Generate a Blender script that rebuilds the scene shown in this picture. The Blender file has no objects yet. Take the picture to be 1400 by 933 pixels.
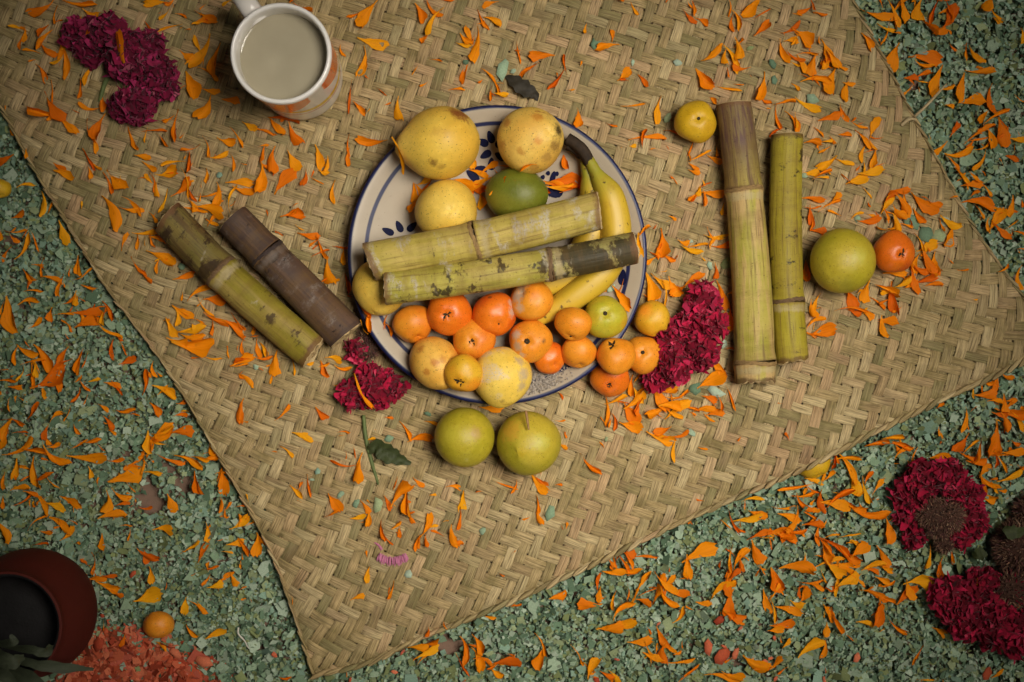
import bpy, bmesh, math, random
import numpy as np
from mathutils import Vector, Matrix, Quaternion
random.seed(7); rng = np.random.default_rng(7)
PI = math.pi
scene = bpy.context.scene
COL = scene.collection

# ---------------------------------------------------------------- camera, world, lamps, exposure
D = 1.15            # camera height above the mat, metres
K = 0.0006          # metres on the mat per photograph pixel
cam = bpy.data.cameras.new('camera'); camo = bpy.data.objects.new('camera', cam); COL.objects.link(camo)
camo.location = (0, 0, D); camo.rotation_euler = (0, 0, 0)
cam.sensor_width = 36.0; cam.lens = 36.0 * D / (1400 * K); cam.clip_start = 0.05; cam.clip_end = 20
cam.dof.use_dof = True; cam.dof.focus_distance = D - 0.025; cam.dof.aperture_fstop = 8.0
scene.camera = camo
world = bpy.data.worlds.new('World'); scene.world = world; world.use_nodes = True
bg = world.node_tree.nodes['Background']; bg.inputs[0].default_value = (1.0, 0.93, 0.82, 1); bg.inputs[1].default_value = 0.022

def area(name, loc, target, sx, sy, power, color=(1, .93, .82), spread=180, shape='RECTANGLE'):
    l = bpy.data.lights.new(name, 'AREA'); l.shape = shape; l.size = sx
    if shape == 'RECTANGLE': l.size_y = sy
    l.energy = power; l.color = color; l.spread = math.radians(spread)
    o = bpy.data.objects.new(name, l); COL.objects.link(o); o.location = loc
    o.rotation_euler = (Vector(target) - Vector(loc)).to_track_quat('-Z', 'Y').to_euler()
    return o
area('ceiling_lamp', (0.44, 0.10, 1.22), (0.02, 0.0, 0), 0.60, 0.60, 2.15, (1, .935, .83), 47, 'DISK')
area('window_low', (0.10, -1.5, 0.42), (0.0, 0, 0.02), 0.30, 0.18, 1.3, (1, .95, .88))
area('window_side', (-1.3, 0.5, 1.2), (0.0, 0, 0.02), 0.5, 0.5, .45, (.93, .97, 1))
scene.view_settings.view_transform = 'Standard'; scene.view_settings.look = 'None'
scene.view_settings.exposure = -0.1; scene.view_settings.gamma = 1.0
scene.view_settings.use_curve_mapping = False
scene.cycles.use_denoising = True
scene.cycles.max_bounces = 6

# ---------------------------------------------------------------- helpers
def W(px, py, z=0.0):
    s = K * (D - z) / D
    return Vector(((px - 700) * s, (466.5 - py) * s, z))
def R(r, z=0.0):
    return r * K * (D - z) / D
def lin(r, g, b):
    f = lambda c: c / 12.92 if c <= .04045 else ((c + .055) / 1.055) ** 2.4
    return (f(r / 255), f(g / 255), f(b / 255), 1)
def tag(o, label=None, cat=None, group=None, kind=None):
    if label: o['label'] = label
    if cat: o['category'] = cat
    if group: o['group'] = group
    if kind: o['kind'] = kind
    return o
def link(name, data, parent=None, mat=None):
    o = bpy.data.objects.new(name, data); COL.objects.link(o)
    if parent is not None: o.parent = parent
    if mat is not None and data is not None and not data.materials: data.materials.append(mat)
    return o
def empty(name, loc=(0, 0, 0)):
    o = bpy.data.objects.new(name, None); COL.objects.link(o); o.location = loc; o.empty_display_size = .01
    return o
def mesh(name, v, f, smooth=True, uv=None, recalc=True):
    m = bpy.data.meshes.new(name); m.from_pydata([tuple(p) for p in v], [], f); m.update()
    if smooth: m.polygons.foreach_set('use_smooth', [True] * len(m.polygons))
    if recalc:
        bm = bmesh.new(); bm.from_mesh(m); bmesh.ops.recalc_face_normals(bm, faces=bm.faces); bm.to_mesh(m); bm.free()
    if uv is not None:
        l = m.uv_layers.new(name='UVMap')
        idx = np.empty(len(m.loops), dtype=np.int32); m.loops.foreach_get('vertex_index', idx)
        l.data.foreach_set('uv', np.asarray(uv, dtype=np.float32)[idx].ravel())
    return m
def grid_faces(nr, nc, closed=False, off=0):
    f = []
    for i in range(nr - 1):
        for j in range(nc if closed else nc - 1):
            k = (j + 1) % nc
            f.append((off + i * nc + j, off + i * nc + k, off + (i + 1) * nc + k, off + (i + 1) * nc + j))
    return f
def catmull(P, n=12):
    P = [np.array(p, float) for p in P]; P = [2 * P[0] - P[1]] + P + [2 * P[-1] - P[-2]]
    out = []
    for i in range(1, len(P) - 2):
        for k in range(n):
            t = k / n; a, b, c, d = P[i - 1], P[i], P[i + 1], P[i + 2]
            out.append(.5 * (2 * b + (c - a) * t + (2 * a - 5 * b + 4 * c - d) * t * t + (3 * b - a - 3 * c + d) * t ** 3))
    out.append(P[-2]); return np.array(out)

class NT:
    def __init__(s, name):
        s.mat = bpy.data.materials.new(name); s.mat.use_nodes = True
        s.t = s.mat.node_tree; s.b = s.t.nodes['Principled BSDF']; s.out = s.t.nodes['Material Output']
    def n(s, typ, ins=None, **props):
        nd = s.t.nodes.new(typ)
        for k, v in props.items(): setattr(nd, k, v)
        for k, v in (ins or {}).items(): s.set(nd.inputs[k], v)
        return nd
    def set(s, sock, v):
        if isinstance(v, bpy.types.NodeSocket): s.t.links.new(v, sock)
        else: sock.default_value = v
    def bs(s, **kw):
        for k, v in kw.items(): s.set(s.b.inputs[k.replace('_', ' ')], v)
    def math(s, op, a, b=0.0, clamp=False):
        nd = s.n('ShaderNodeMath', {0: a, 1: b}, operation=op); nd.use_clamp = clamp; return nd.outputs[0]
    def mix(s, fac, a, b, blend='MIX'):
        nd = s.n('ShaderNodeMix', data_type='RGBA', blend_type=blend)
        s.set(nd.inputs['Factor'], fac); s.set(nd.inputs[6], a); s.set(nd.inputs[7], b); return nd.outputs[2]
    def noise(s, vec, scale, detail=3, rough=.55, w=None, dist=0.0):
        nd = s.n('ShaderNodeTexNoise', {'Scale': scale, 'Detail': detail, 'Roughness': rough, 'Distortion': dist})
        s.set(nd.inputs['Vector'], vec)
        if w is not None:
            nd.noise_dimensions = '4D'; s.set(nd.inputs['W'], w)
        return nd.outputs['Fac']
    def step(s, v, lo, hi, a=0.0, b=1.0):
        nd = s.n('ShaderNodeMapRange', {'Value': v, 'From Min': lo, 'From Max': hi, 'To Min': a, 'To Max': b}); nd.clamp = True
        return nd.outputs[0]
    def vmul(s, vec, xyz):
        return s.n('ShaderNodeVectorMath', {0: vec, 1: xyz}, operation='MULTIPLY').outputs[0]
    def coord(s, which='Generated'):
        return s.n('ShaderNodeTexCoord').outputs[which]
    def rand(s):
        return s.n('ShaderNodeObjectInfo').outputs['Random']
    def bump(s, h, strength=.3, dist=.001):
        nd = s.n('ShaderNodeBump', {'Height': h, 'Strength': strength, 'Distance': dist}); s.set(s.b.inputs['Normal'], nd.outputs[0])

def M_plain(name, col, rough=.6, var=.25, scale=6, bump=.2, spec=.3):
    t = NT(name); g = t.coord(); nz = t.noise(g, scale, 4, .6, t.math('MULTIPLY', t.rand(), 37))
    dark = tuple(c * (1 - var) for c in col[:3]) + (1,); lite = tuple(min(1, c * (1 + var)) for c in col[:3]) + (1,)
    t.bs(Base_Color=t.mix(t.step(nz, .3, .7), dark, lite), Roughness=rough, Specular_IOR_Level=spec)
    if bump: t.bump(t.noise(g, scale * 6, 3), bump, .001)
    return t.mat

# ---------------------------------------------------------------- the mat's own coordinates
LP = [(428, 924), (400, 835), (366, 745), (300, 625), (225, 500), (150, 400), (88, 300), (43, 225), (3, 150), (-75, 0), (-180, -190), (-230, -280)]
RP = [(1440, 452), (1400, 405), (1332, 310), (1290, 233), (1250, 162), (1165, 0), (1060, -190), (900, -480), (780, -700), (700, -840)]
BP = [(428, 924), (500, 908), (575, 873), (700, 822), (832, 761), (962, 700), (1050, 661), (1137, 619), (1230, 574), (1300, 541), (1375, 507), (1415, 483), (1440, 452)]
def arc(P):
    c = catmull(P, 16); s = np.concatenate([[0], np.cumsum(np.hypot(*np.diff(c, axis=0).T))]); return c, s
LC, LS = arc(LP); RC, RS = arc(RP); BC, BS = arc(BP)
UNIT = 20.0; PITCH = UNIT / math.sqrt(2)
NW = 55; MW = NW * UNIT; NT_ = 63; MT = NT_ * UNIT
def ev(C, S, t): return np.stack([np.interp(t, S, C[:, 0]), np.interp(t, S, C[:, 1])], -1)
def mat_px(x, y):
    """rectangle coordinates (x along the near hem, y up the side) -> picture pixels on the mat plane"""
    x = np.asarray(x, float); y = np.asarray(y, float); s = (x / MW)[..., None]
    b = ev(BC, BS, x / MW * BS[-1]); l = ev(LC, LS, y) - LC[0]; r = ev(RC, RS, y) - RC[0]
    return b + (1 - s) * l + s * r
def mat_z(px, py):
    px = np.asarray(px, float); py = np.asarray(py, float)
    return .0012 * np.sin(px * .011 + py * .004) + .001 * np.sin(py * .013 - px * .005 + 1) + .0006 * np.sin(px * .03 + 2) * np.sin(py * .027) + .010 * np.exp(-(((px - 1106) / 75) ** 2 + ((py - 622) / 60) ** 2))
_poly = np.concatenate([BC, RC[:][RC[:, 1] > -700], LC[::-1]])
def in_poly(px, py, P):
    px = np.asarray(px, float); py = np.asarray(py, float); ins = np.zeros(px.shape, bool)
    x0, y0 = P[:, 0], P[:, 1]; x1, y1 = np.roll(x0, -1), np.roll(y0, -1)
    for a, b, c, d in zip(x0, y0, x1, y1):
        if b == d: continue
        k = ((b > py) != (d > py)) & (px < (c - a) * (py - b) / (d - b) + a); ins ^= k
    return ins
def in_mat(px, py): return in_poly(px, py, _poly)
def saw_z(px, py):
    px = np.asarray(px, float); py = np.asarray(py, float)
    return -.0095 + .0022 * np.sin(px * .021 + 1.3) * np.sin(py * .019) + .0012 * np.sin(px * .055 + py * .04)

# ---------------------------------------------------------------- materials of the setting
def mat_straw():
    t = NT('woven_palm'); uv = t.coord('UV'); r = t.rand()
    v3 = t.n('ShaderNodeCombineXYZ', {2: t.math('MULTIPLY', r, 91.0)}).outputs[0]
    base = t.n('ShaderNodeVectorMath', {0: uv, 1: v3}, operation='ADD').outputs[0]
    lo = t.noise(t.vmul(base, (1.1, .15, 1)), 1.0, 3, .6)            # patches along a strand (about one float long)
    lo2 = t.noise(t.vmul(base, (.35, .3, 1)), 1.0, 2, .5)
    fib = t.noise(t.vmul(base, (.8, 9, 1)), 1.0, 4, .75)             # fibres
    fib2 = t.noise(t.vmul(base, (.3, 24, 1)), 1.0, 3, .7)
    split = t.noise(t.vmul(base, (.45, 5, 1)), 1.0, 2, .5)
    c = t.mix(t.step(lo, .33, .66), lin(140, 124, 78), lin(194, 168, 118))
    c = t.mix(t.step(r, .70, .98, 0, .6), c, lin(204, 164, 124))
    c = t.mix(t.step(t.math('FRACT', t.math('MULTIPLY', r, 7.3)), .66, 1, 0, .8), c, lin(116, 114, 70))
    c = t.mix(t.step(t.math('FRACT', t.math('MULTIPLY', r, 17.9)), .72, 1, 0, .75), c, lin(216, 194, 146))
    c = t.mix(t.step(lo2, .58, .74, 0, .5), c, lin(140, 108, 82))
    c = t.mix(t.step(fib, .36, .60, .75, 0), c, lin(84, 66, 38))
    c = t.mix(t.step(fib2, .5, .72, 0, .3), c, lin(228, 204, 160))
    c = t.mix(t.step(split, .68, .71, 0, .6), c, lin(70, 54, 32))
    t.bs(Base_Color=c, Roughness=.55, Specular_IOR_Level=.2)
    t.bump(t.math('ADD', fib, t.math('MULTIPLY', fib2, .6)), .7, .0009)
    return t.mat
def mat_floor():
    t = NT('bare_concrete'); g = t.coord('Object'); a = t.noise(g, 14, 5, .6); b = t.noise(g, 320, 4, .7)
    c = t.mix(t.step(a, .35, .65), lin(112, 88, 72), lin(136, 108, 90)); c = t.mix(t.step(b, .5, .7, 0, .35), c, lin(84, 76, 62))
    t.bs(Base_Color=c, Roughness=.85); t.bump(b, .4, .001); return t.mat
def mat_vcol(name, rough=.7, sheen=0.0, trans=0.0, nscale=900, amt=.25):
    t = NT(name); a = t.n('ShaderNodeVertexColor', layer_name='Col').outputs[0]
    nz = t.noise(t.coord('Object'), nscale, 3, .65)
    c = t.mix(t.step(nz, .35, .7, amt, 0), a, (.02, .025, .015, 1))
    t.bs(Base_Color=c, Roughness=rough, Specular_IOR_Level=.1)
    if sheen: t.bs(Sheen_Weight=sheen, Sheen_Roughness=.4)
    t.bump(nz, .3, .0006); return t.mat
STRAW = mat_straw(); FLOOR = mat_floor()
FLAKE = mat_vcol('dyed_wood_flakes', .8)
VELVET = mat_vcol('cockscomb_velvet', .85, .10, nscale=350, amt=.25)

def vcol_mesh(name, V, F, C, smooth=False):
    """V (n,3), F (m,4) or (m,3), C (n,3) per-vertex colours"""
    V = np.asarray(V, np.float32); F = np.asarray(F, np.int32); m = bpy.data.meshes.new(name)
    k = F.shape[1]; m.vertices.add(len(V)); m.vertices.foreach_set('co', V.ravel())
    m.loops.add(F.size); m.loops.foreach_set('vertex_index', F.ravel())
    m.polygons.add(len(F)); m.polygons.foreach_set('loop_start', np.arange(0, F.size, k, dtype=np.int32))
    m.polygons.foreach_set('loop_total', np.full(len(F), k, np.int32))
    if smooth: m.polygons.foreach_set('use_smooth', np.ones(len(F), bool))
    m.update(calc_edges=True)
    a = m.color_attributes.new('Col', 'FLOAT_COLOR', 'POINT')
    a.data.foreach_set('color', np.concatenate([np.asarray(C, np.float32), np.ones((len(V), 1), np.float32)], 1).ravel())
    return m

# ---------------------------------------------------------------- floor and dyed sawdust
fm = mesh('floor', [(-1.6, -1.6, 0), (1.6, -1.6, 0), (1.6, 1.6, 0), (-1.6, 1.6, 0)], [(0, 1, 2, 3)], False, None, False)
fl = link('floor', fm, None, FLOOR); fl.location.z = -.0215; tag(fl, kind='structure')

CORAL_ZONE = np.array([(95, 915), (118, 885), (150, 868), (200, 873), (228, 892), (262, 905), (290, 940), (320, 1030), (260, 1150), (30, 1150), (40, 990)], float)
BARE = [(205, 672, 24), (175, 620, 12), (232, 640, 14), (252, 668, 22), (205, 690, 30), (610, 885, 20), (1018, 912, 16), (15, 330, 18), (210, 452, 12), (1255, 120, 14), (590, 885, 16), (60, 492, 12), (625, 880, 12)]
def flakes(name, px, py, size, cols, label, cat, zthick=.0095, dark=1.0):
    n = len(px)
    zz = saw_z(px, py) + rng.uniform(-1, .35, n) * zthick
    s = K * (D - zz) / D; cx = (px - 700) * s; cy = (466.5 - py) * s
    ang = rng.uniform(0, 2 * PI, n); asp = rng.uniform(.35, 1, n); L = size * K
    # a bent pentagon-ish flake: 6 vertices, two quads
    base = np.array([(-.5, -.5), (0, -.55), (.5, -.4), (.5, .45), (0, .5), (-.5, .4)])
    P = np.repeat(base[None], n, 0) + rng.uniform(-.22, .22, (n, 6, 2))
    X = P[..., 0] * L[:, None]; Y = P[..., 1] * (L * asp)[:, None]
    Z = (np.abs(P[..., 0]) - .25) * L[:, None] * rng.uniform(-.6, .6, n)[:, None]
    tl = np.abs(rng.normal(0, .62, n)); td = rng.uniform(0, 2 * PI, n)
    ca, sa = np.cos(ang)[:, None], np.sin(ang)[:, None]
    x2 = X * ca - Y * sa; y2 = X * sa + Y * ca
    z2 = Z + np.tan(np.clip(tl, 0, 1.05))[:, None] * (x2 * np.cos(td)[:, None] + y2 * np.sin(td)[:, None]) * .8
    V = np.stack([cx[:, None] + x2, cy[:, None] + y2, zz[:, None] + z2], -1).reshape(-1, 3)
    o = np.arange(n)[:, None] * 6
    F = np.concatenate([o + np.array([0, 1, 4, 5]), o + np.array([1, 2, 3, 4])])
    C = np.repeat(cols, 6, 0)
    ob = link(name, vcol_mesh(name, V, F, C), None, FLAKE); tag(ob, label, cat, None, 'stuff'); return ob
def scatter(n, x0, x1, y0, y1): return rng.uniform(x0, x1, n), rng.uniform(y0, y1, n)
GREENS = np.array([lin(*c)[:3] for c in [(146, 168, 138), (128, 152, 122), (160, 180, 152), (112, 138, 110), (138, 166, 144), (152, 164, 122), (172, 188, 164), (96, 120, 94), (132, 142, 94)]])
def keep_outside_mat(px, py, inset=26):
    k = ~in_mat(px, py)
    # flakes also lie a little way in under the lifted hem
    near = np.zeros(len(px), bool)
    for dx, dy in ((inset, 0), (-inset, 0), (0, inset), (0, -inset)): near |= ~in_mat(px + dx, py + dy)
    return k | near
px, py = scatter(300000, -170, 1570, -170, 1110)
k = keep_outside_mat(px, py)
for bx, by, br in BARE: k &= (np.hypot(px - bx, (py - by) * 1.25) > br * rng.uniform(.3, 1.25, len(px)))
k &= ~(in_poly(px, py, CORAL_ZONE) & (rng.random(len(px)) < .75))
px, py = px[k], py[k]; size = np.clip(rng.lognormal(math.log(4.3), .56, len(px)), 1.6, 19)
cols = GREENS[rng.integers(0, len(GREENS), len(px))] * rng.uniform(.75, 1.12, (len(px), 1))
flakes('green_sawdust', px, py, size, cols, 'pale green dyed wood shavings spread over the floor around the woven mat', 'sawdust')
px, py = scatter(26000, -450, 1850, -450, 1400)
k = (~in_mat(px, py)) & ((px < -160) | (px > 1560) | (py < -160) | (py > 1100)); px, py = px[k], py[k]
size = rng.uniform(9, 24, len(px)); cols = GREENS[rng.integers(0, len(GREENS), len(px))] * rng.uniform(.7, 1.1, (len(px), 1))
flakes('green_sawdust', px, py, size, cols, 'coarse green dyed shavings thinning out on the outer floor', 'sawdust', .004)
CORALS = np.array([lin(*c)[:3] for c in [(206, 104, 72), (188, 86, 56), (214, 118, 84), (172, 70, 46), (198, 98, 76)]])
px, py = scatter(19000, 10, 340, 850, 1160)
k = in_poly(px + rng.normal(0, 16, len(px)), py + rng.normal(0, 14, len(px)), CORAL_ZONE); px, py = px[k], py[k]
size = np.clip(rng.lognormal(math.log(8), .5, len(px)), 3, 30)
flakes('coral_sawdust', px, py, size, CORALS[rng.integers(0, 5, len(px))] * rng.uniform(.7, 1.1, (len(px), 1)),
       'coral pink dyed wood shavings heaped beside the dark red clay pot', 'sawdust', .006)

# ---------------------------------------------------------------- the woven mat
MAT = empty('woven_mat', W(720, 400, 0)); tag(MAT, 'tan woven palm mat under the plate and fruit, with a folded hem', 'mat')
def inv0(o): o.location = -Vector(MAT.location)      # strand meshes are written in world metres
AMP = .0012
def strand(kind, idx):
    c0 = idx + .5
    lanes = np.array([-.5, -.22, .22, .5]) * random.uniform(.85, .96)
    # constant a (kind 0: runs along b) or constant b (kind 1: runs along a); a=(x+y)/UNIT, b=(x-y)/UNIT
    if kind == 0: rngs = lambda a: (max(-a, a - 2 * NT_), min(a, 2 * NW - a))          # b range so that 0<=x<=W, 0<=y<=T
    else: rngs = lambda b: (max(b, -b), min(2 * NW - b, b + 2 * NT_))
    lo, hi = rngs(c0)
    if hi - lo < .6: return
    lo -= .6; hi += .6
    ts = []; 
    for j in range(math.floor(lo), math.ceil(hi) + 1): ts += [j + .14, j + .5, j + .86]
    ts = np.array([t for t in ts if lo <= t <= hi])
    if len(ts) < 2: return
    cell = np.floor(ts).astype(int)
    def over(j):
        j = np.asarray(j)
        return np.where(((j - idx) % 4) < 2, 1, -1) if kind == 0 else np.where(((idx - j) % 4) < 2, -1, 1)
    o = over(cell); fr = ts - cell
    prev = over(cell - 1); nxt = over(cell + 1)
    h = o.astype(float)
    h = np.where((fr < .3) & (prev != o), .5 * o, h); h = np.where((fr > .7) & (nxt != o), .5 * o, h)
    wob = .05 * np.sin(ts * .37 + random.random() * 6) + .03 * np.sin(ts * 1.13 + random.random() * 6)
    tilt = random.uniform(-.25, .25)
    V = []; UVs = []
    nl = len(lanes)
    A = np.zeros((len(ts), nl, 2)); Z = np.zeros((len(ts), nl))
    for li, off in enumerate(lanes):
        cc = c0 + off + wob
        tt = ts.copy()
        for q in range(len(ts)):
            l2, h2 = rngs(cc[q]); tt[q] = min(max(ts[q], l2), max(h2, l2))
        a, b = (cc, tt) if kind == 0 else (tt, cc)
        A[:, li, 0] = (a + b) * .5 * UNIT; A[:, li, 1] = (a - b) * .5 * UNIT
        arch = .2 if abs(off) < .3 else -.42
        Z[:, li] = AMP * (h + arch + tilt * off) 
    x = np.clip(A[..., 0], 0, MW); y = np.clip(A[..., 1], 0, MT)
    P = mat_px(x, y)
    edge = np.minimum.reduce([x, MW - x, y, MT - y])
    Z = Z + mat_z(P[..., 0], P[..., 1]) - .0022 * np.exp(-(edge / 7.0) ** 2)
    Xw = (P[..., 0] - 700) * K; Yw = (466.5 - P[..., 1]) * K
    V = np.stack([Xw, Yw, Z], -1).reshape(-1, 3)
    UVs = np.stack([np.repeat(ts[:, None] * .5, nl, 1), np.repeat((np.array([0, .3, .7, 1.0]))[None], len(ts), 0)], -1).reshape(-1, 2)
    m = mesh('strand', V, [q[::-1] for q in grid_faces(len(ts), nl)] if kind == 0 else grid_faces(len(ts), nl), True, UVs, False)
    inv0(link('strand', m, MAT, STRAW))
for i in range(0, NW + NT_): strand(0, i)
for j in range(-NT_, NW): strand(1, j)
# hem: one twisted fold for every strand that turns back at the edge
def fold_mesh():
    n = 7; V = []; UVs = []
    for i in range(n):
        t = i / (n - 1); w = .30 * (1 - (2 * t - 1) ** 4 * .75)
        for q in range(6):
            a = q / 6 * 2 * PI
            V.append(((t - .5) * 1.55, (t - .5) * .42 + w * math.cos(a), .17 * math.sin(a) * (1.0 - .4 * abs(2 * t - 1)) - .10 * (2 * t - 1)))
            UVs.append((t * .6, q / 6))
    return mesh('edge_fold', V, grid_faces(n, 6, True), True, UVs)
FOLD = fold_mesh(); FOLD.materials.append(STRAW)
def hem(pts, fat=1.0):
    for (p, q) in zip(pts[:-1], pts[1:]):
        c = (p + q) / 2; d = q - p; L = np.hypot(*d)
        o = link('edge_fold', FOLD, MAT)
        o.location = W(c[0], c[1], 0) + Vector((0, 0, -.0006 + float(mat_z(c[0], c[1])))) - Vector(MAT.location)
        o.rotation_euler = (random.uniform(-.2, .2), random.uniform(-.08, .08), math.atan2(-d[1], d[0]) + random.uniform(-.1, .1))
        o.scale = (L * K * random.uniform(.95, 1.1), 20 * K * fat * random.uniform(.9, 1.1), 22 * K * (.4 + .6 * fat))
ks = np.arange(NW + 1) * UNIT; kt = np.arange(NT_ + 1) * UNIT
hem(mat_px(ks, 0 * ks), .66); hem(mat_px(0 * kt, kt)[::-1], .34); hem(mat_px(0 * kt + MW, kt), .36); hem(mat_px(ks, 0 * ks + MT)[::-1])

# ---------------------------------------------------------------- plate
PC = (680, 349); PLATE_RZ = .026
PR = R(204, PLATE_RZ); PX = W(PC[0], PC[1], .02)
PROF = [(0, .0085), (.45, .0085), (.60, .0092), (.70, .0125), (.80, .0175), (.90, .0225), (.955, .0252), (.985, .0262), (1.0, .0255), (1.004, .0240), (.985, .0222), (.90, .0185), (.78, .0125), (.66, .0065), (.56, .0035), (.54, .0015), (.50, .0015), (.48, .004), (0, .004)]
def plate_z(x, y):
    r = math.hypot(x - PX.x, y - PX.y) / PR
    return float(np.interp(r, [p[0] for p in PROF[:8]], [p[1] for p in PROF[:8]])) if r < 1 else 0.0
def lathe(name, prof, n=72):
    V = []; 
    for r, z in prof:
        for k in range(n): V.append((r * math.cos(2 * PI * k / n), r * math.sin(2 * PI * k / n), z))
    return mesh(name, V, grid_faces(len(prof), n, True))
def smooth_prof(P, n=5): return [tuple(p) for p in catmull(P, n)]
def mat_plate():
    t = NT('plate_glaze'); o = t.coord('Object'); s = t.n('ShaderNodeSeparateXYZ', {0: o})
    r = t.math('DIVIDE', t.math('SQRT', t.math('ADD', t.math('MULTIPLY', s.outputs[0], s.outputs[0]), t.math('MULTIPLY', s.outputs[1], s.outputs[1]))), PR)
    r = t.math('ADD', r, t.math('MULTIPLY', t.math('SUBTRACT', t.noise(o, 18, 2), .5), .012))
    def band(a, b): return t.math('MULTIPLY', t.step(r, a - .004, a + .004), t.step(r, b - .004, b + .004, 1, 0))
    cream = t.mix(t.noise(o, 40, 4), lin(156, 142, 122), lin(174, 160, 138)); cream = t.mix(t.step(t.noise(o, 600, 2), .68, .75, 0, .5), cream, lin(120, 104, 84))
    blue = t.mix(t.noise(o, 90, 3), lin(14, 18, 50), lin(30, 38, 84))
    c = t.mix(t.math('MAXIMUM', band(.872, .898), t.step(r, .974, .984)), cream, blue)
    t.bs(Base_Color=c, Roughness=.42, Specular_IOR_Level=.4); return t.mat
GLAZE = mat_plate(); COBALT = M_plain('cobalt_paint', lin(18, 22, 54), .6, .3, 5, 0, .1)
plate = link('plate', lathe('plate', [(r * PR, z) for r, z in smooth_prof(PROF, 4)], 128), None, GLAZE); plate.location = (PX.x, PX.y, 0)
tag(plate, 'cream glazed pottery plate with cobalt blue rim lines, heaped with fruit', 'plate')
def painted(px, py, L, w, ang, name='painted_petal'):
    """one brush stroke of the plate's blue flowers, lying on the glaze"""
    V = []; F = []
    c = W(px, py, .012); n = 14
    for k in range(n):
        a = 2 * PI * k / n; u = math.cos(a) * L / 2; v = math.sin(a) * w / 2 * (1 + .35 * math.cos(a))
        x = c.x + (u * math.cos(ang) - v * math.sin(ang)) * K; y = c.y - (u * math.sin(ang) + v * math.cos(ang)) * K
        V.append((x - PX.x, y - PX.y, plate_z(x, y) + .00035))
    V.append((c.x - PX.x, c.y - PX.y, plate_z(c.x, c.y) + .00035))
    F = [(k, (k + 1) % n, n) for k in range(n)]
    link(name, mesh(name, V, [tuple(reversed(f)) for f in F], False), plate, COBALT)
rad = math.radians
for x, y, a in ((531, 317, 25), (546, 310, 65), (563, 310, -45 + 180), (541, 329, -10)): painted(x, y, 17, 9, rad(a))
for x, y, a in ((671, 189, 70), (660, 196, 20), (684, 196, 130), (664, 212, -30), (684, 214, 30), (672, 224, 90)): painted(x, y, 17, 10, rad(a))
painted(757, 262, 26, 16, 0); painted(755, 246, 24, 7, 5)
for x, y in ((742, 242), (749, 237), (761, 238), (768, 245), (737, 250), (773, 252)): painted(x, y, 6, 6, 0, 'painted_dot')
for x, y, a in ((812, 412, 80), (850, 380, 95), (646, 240, 40), (655, 232, 0)): painted(x, y, 22, 11, rad(a))

# ---------------------------------------------------------------- mug
MUGB = W(411.5, 107.5, .0022); MH = .090
def mat_mug():
    t = NT('mug_glaze'); o = t.coord('Object'); s = t.n('ShaderNodeSeparateXYZ', {0: o}); x, y, z = s.outputs
    ang = t.math('ARCTAN2', y, x)     # lower right of the picture is about -0.8
    a8 = t.math('ADD', ang, .85)
    rad2 = t.math('ADD', t.math('MULTIPLY', x, x), t.math('MULTIPLY', y, y)); outside = t.math('MULTIPLY', t.math('GREATER_THAN', rad2, .0351 ** 2), 1.0)
    wave = t.math('MULTIPLY', t.math('ABSOLUTE', t.math('SINE', t.math('MULTIPLY', a8, 1.0))), 1.0)
    edge = t.math('SUBTRACT', .0885, t.math('MULTIPLY', t.math('POWER', wave, .55), .052))
    org = t.math('MULTIPLY', t.math('GREATER_THAN', z, edge), t.math('LESS_THAN', z, .0855))
    org = t.math('MULTIPLY', org, t.step(wave, .16, .2))
    yc = t.math('ADD', .043, t.math('MULTIPLY', t.math('SINE', t.math('ADD', t.math('MULTIPLY', a8, 1.0), .55)), -.012))
    yel = t.math('LESS_THAN', t.math('ABSOLUTE', t.math('SUBTRACT', z, yc)), .0042)
    rc = t.math('ADD', .022, t.math('MULTIPLY', t.math('SINE', t.math('ADD', a8, 2.4)), .011))
    red = t.math('LESS_THAN', t.math('ABSOLUTE', t.math('SUBTRACT', z, rc)), .0022)
    nz = t.noise(o, 60, 3)
    c = t.mix(nz, lin(226, 221, 214), lin(236, 232, 226))
    c = t.mix(t.math('MULTIPLY', red, outside), c, lin(216, 176, 160)); c = t.mix(t.math('MULTIPLY', yel, outside), c, lin(222, 178, 40)); c = t.mix(t.math('MULTIPLY', org, outside), c, lin(226, 92, 28))
    t.bs(Base_Color=c, Roughness=.22, Coat_Weight=.3); return t.mat
MUGM = mat_mug()
prof = [(0, .004), (.030, .004), (.033, .006)] + [(.0327 + .0018 * (z / .09), z) for z in np.linspace(.012, .083, 10)] + [(.0346, .0870), (.0352, .0893), (.0366, .0902), (.0381, .0893), (.0386, .0870)] + [(.0354 + .0032 * (z / .09) ** 1.2, z) for z in np.linspace(.081, .006, 12)] + [(.0348, .002), (.033, .0005), (.03, 0), (0, .0002)]
mug = link('mug', lathe('mug', prof, 96), None, MUGM); mug.location = MUGB; mug.scale = (.985, .985, 1.13)
tag(mug, 'white mug with orange and yellow swooshes, filled to near the brim', 'mug')
hv = Vector((-.57, .82, 0)).normalized(); V = []; cur = catmull([(.034, .075), (.048, .080), (.062, .072), (.066, .052), (.058, .034), (.044, .024), (.0335, .021)], 5); ns = 14
for i, (d, z) in enumerate(cur):
    tdir = cur[min(i + 1, len(cur) - 1)] - cur[max(i - 1, 0)]; tdir = tdir / np.hypot(*tdir); nd = np.array([-tdir[1], tdir[0]])
    for q in range(ns):
        a = 2 * PI * q / ns; side = .0078 * math.cos(a); o2 = .0042 * math.sin(a)
        p = hv * (d + nd[0] * o2) + Vector((-hv.y, hv.x, 0)) * side + Vector((0, 0, z + nd[1] * o2)); V.append(p)
link('handle', mesh('handle', V, grid_faces(len(cur), ns, True)), mug, M_plain('handle_glaze', lin(212, 206, 198), .22, .04, 4, 0))
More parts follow.
